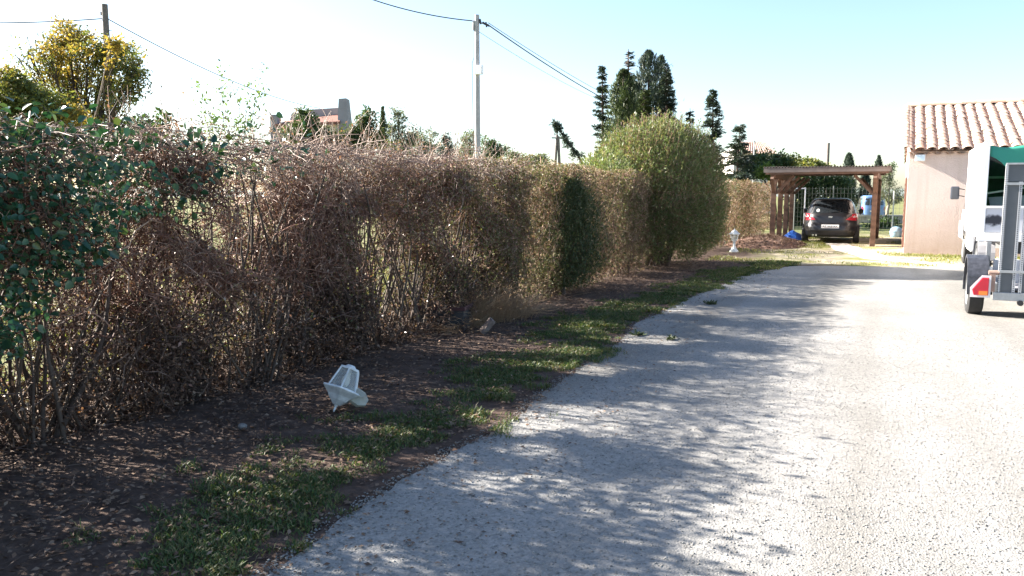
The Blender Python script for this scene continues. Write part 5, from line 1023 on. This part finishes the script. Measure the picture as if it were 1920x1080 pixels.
# ------------------------------------------------------------------ far houses
M_hw = simple('cream_render', (.62, .58, .46), .95, var=.08, scale=1); M_grs = simple('grey_render', (.27, .25, .26), .95, var=.12, scale=1.2); M_rtile = simple('red_tile', (.22, .095, .07), .9, var=.2, scale=5)
def far_house():
    b = at(585, 365, 60); b[2] = 0; t = thing('curved_roof_house', 'cream house with a curved grey parapet, red tiles and a stout chimney', 'house', b, YAW); k60 = 60 / 1480.0
    X = lambda px: (px - 585) * k60
    Z = lambda py: EYE + (365 - py) * k60
    k = MB(); k.box(X(530), X(650), 0, 7, -.2, Z(238)); k.build('wall', M_hw, t)
    k = MB(); k.hexa([(X(524), -.5, Z(241)), (X(642), -.5, Z(236)), (X(642), 1.5, Z(232)), (X(534), 1.5, Z(236))], [(X(524), -.5, Z(237)), (X(642), -.5, Z(232)), (X(642), 1.5, Z(213)), (X(534), 1.5, Z(226))]); k.build('roof', M_rtile, t)
    prof = [(X(538), Z(226)), (X(541), Z(214)), (X(548), Z(209)), (X(570), Z(206)), (X(600), Z(204)), (X(634), Z(202)), (X(634), Z(228))]; k = MB(); k.loft([[(x, y, z) for x, z in prof] for y in (1.51, 5.5)]); k.build('parapet', M_grs, t)
    k = MB(); k.hexa([(X(634), -.2, Z(300)), (X(656), -.2, Z(300)), (X(656), 1.4, Z(300)), (X(634), 1.4, Z(300))], [(X(637), -.2, Z(232)), (X(656), -.2, Z(232)), (X(656), 1.4, Z(232)), (X(637), 1.4, Z(232))]); k.hexa([(X(637), -.2, Z(232)), (X(656), -.2, Z(232)), (X(656), 1.4, Z(232)), (X(637), 1.4, Z(232))], [(X(639), 0, Z(190)), (X(653), 0, Z(189)), (X(653), 1.2, Z(189)), (X(639), 1.2, Z(190))]); k.build('chimney', M_grs, t)
    k = MB(); k.box(X(514), X(527), -.3, .7, -.2, Z(222)); k.box(X(516), X(526), -.2, .6, Z(222), Z(219)); k.build('pillar', M_grs, t)
    for a in (545, 600):
        k = MB(); k.box(X(a), X(a + 24), -.03, .05, 3.2, 4.5); w_ = k.build('window', M_hw, t); k = MB(); k.box(X(a) + .08, X(a + 24) - .08, -.04, -.031, 3.28, 4.42); k.build('pane', M_carglass, w_)
far_house()
def tiled_house():
    b = at(1412, 365, 62); b[2] = 0; t = thing('tiled_house', 'pale far house with a pinkish tiled roof behind the low conifer', 'house', b, YAW + .0); kk = 62 / 1480.0; X = lambda px: (px - 1412) * kk; Z = lambda py: EYE + (365 - py) * kk
    k = MB(); x0, x1 = X(1374), X(1449); k.add([(x0, 0, -.2), (x1, 0, -.2), (x1, 5, -.2), (x0, 5, -.2), (x0, 0, Z(289)), (x1, 0, Z(289)), (x1, 5, Z(289)), (x0, 5, Z(289)), (x1, 2.5, Z(267)), (x0 + .9, 2.5, Z(267))], [(0, 1, 5, 4), (1, 2, 6, 8, 5), (2, 3, 7, 6), (3, 0, 4, 7), (4, 5, 8, 9), (7, 9, 8, 6), (4, 9, 7)]); k.build('wall', M_paleside, t)
    e0 = np.array([x0 - .3, -.35, Z(290)]); e1 = np.array([x1 + .15, -.35, Z(290)]); r0_ = np.array([x0 + 1.2, 2.5, Z(265)]); r1_ = np.array([x1 + .1, 2.5, Z(265)]); V = []; F = []; n = 90
    for i in range(n):
        a = i / (n - 1); zz = .05 * abs(math.sin(a * math.pi * 17)); V += [e0 + (e1 - e0) * a + [0, 0, zz], r0_ + (r1_ - r0_) * a + [0, 0, zz]]
    for i in range(n - 1): F.append((2 * i, 2 * i + 2, 2 * i + 3, 2 * i + 1))
    mesh('roof', V, F, M_tile2, t); k = MB(); k.box(X(1380), X(1392), -.03, .02, 2.4, 3.6); w_ = k.build('window', M_paleside, t); k = MB(); k.box(X(1381), X(1391), -.04, -.031, 2.5, 3.5); k.build('pane', M_carglass, w_)
M_tile2 = simple('pink_tile', (.36, .24, .19), .9, var=.25, scale=4)
tiled_house()
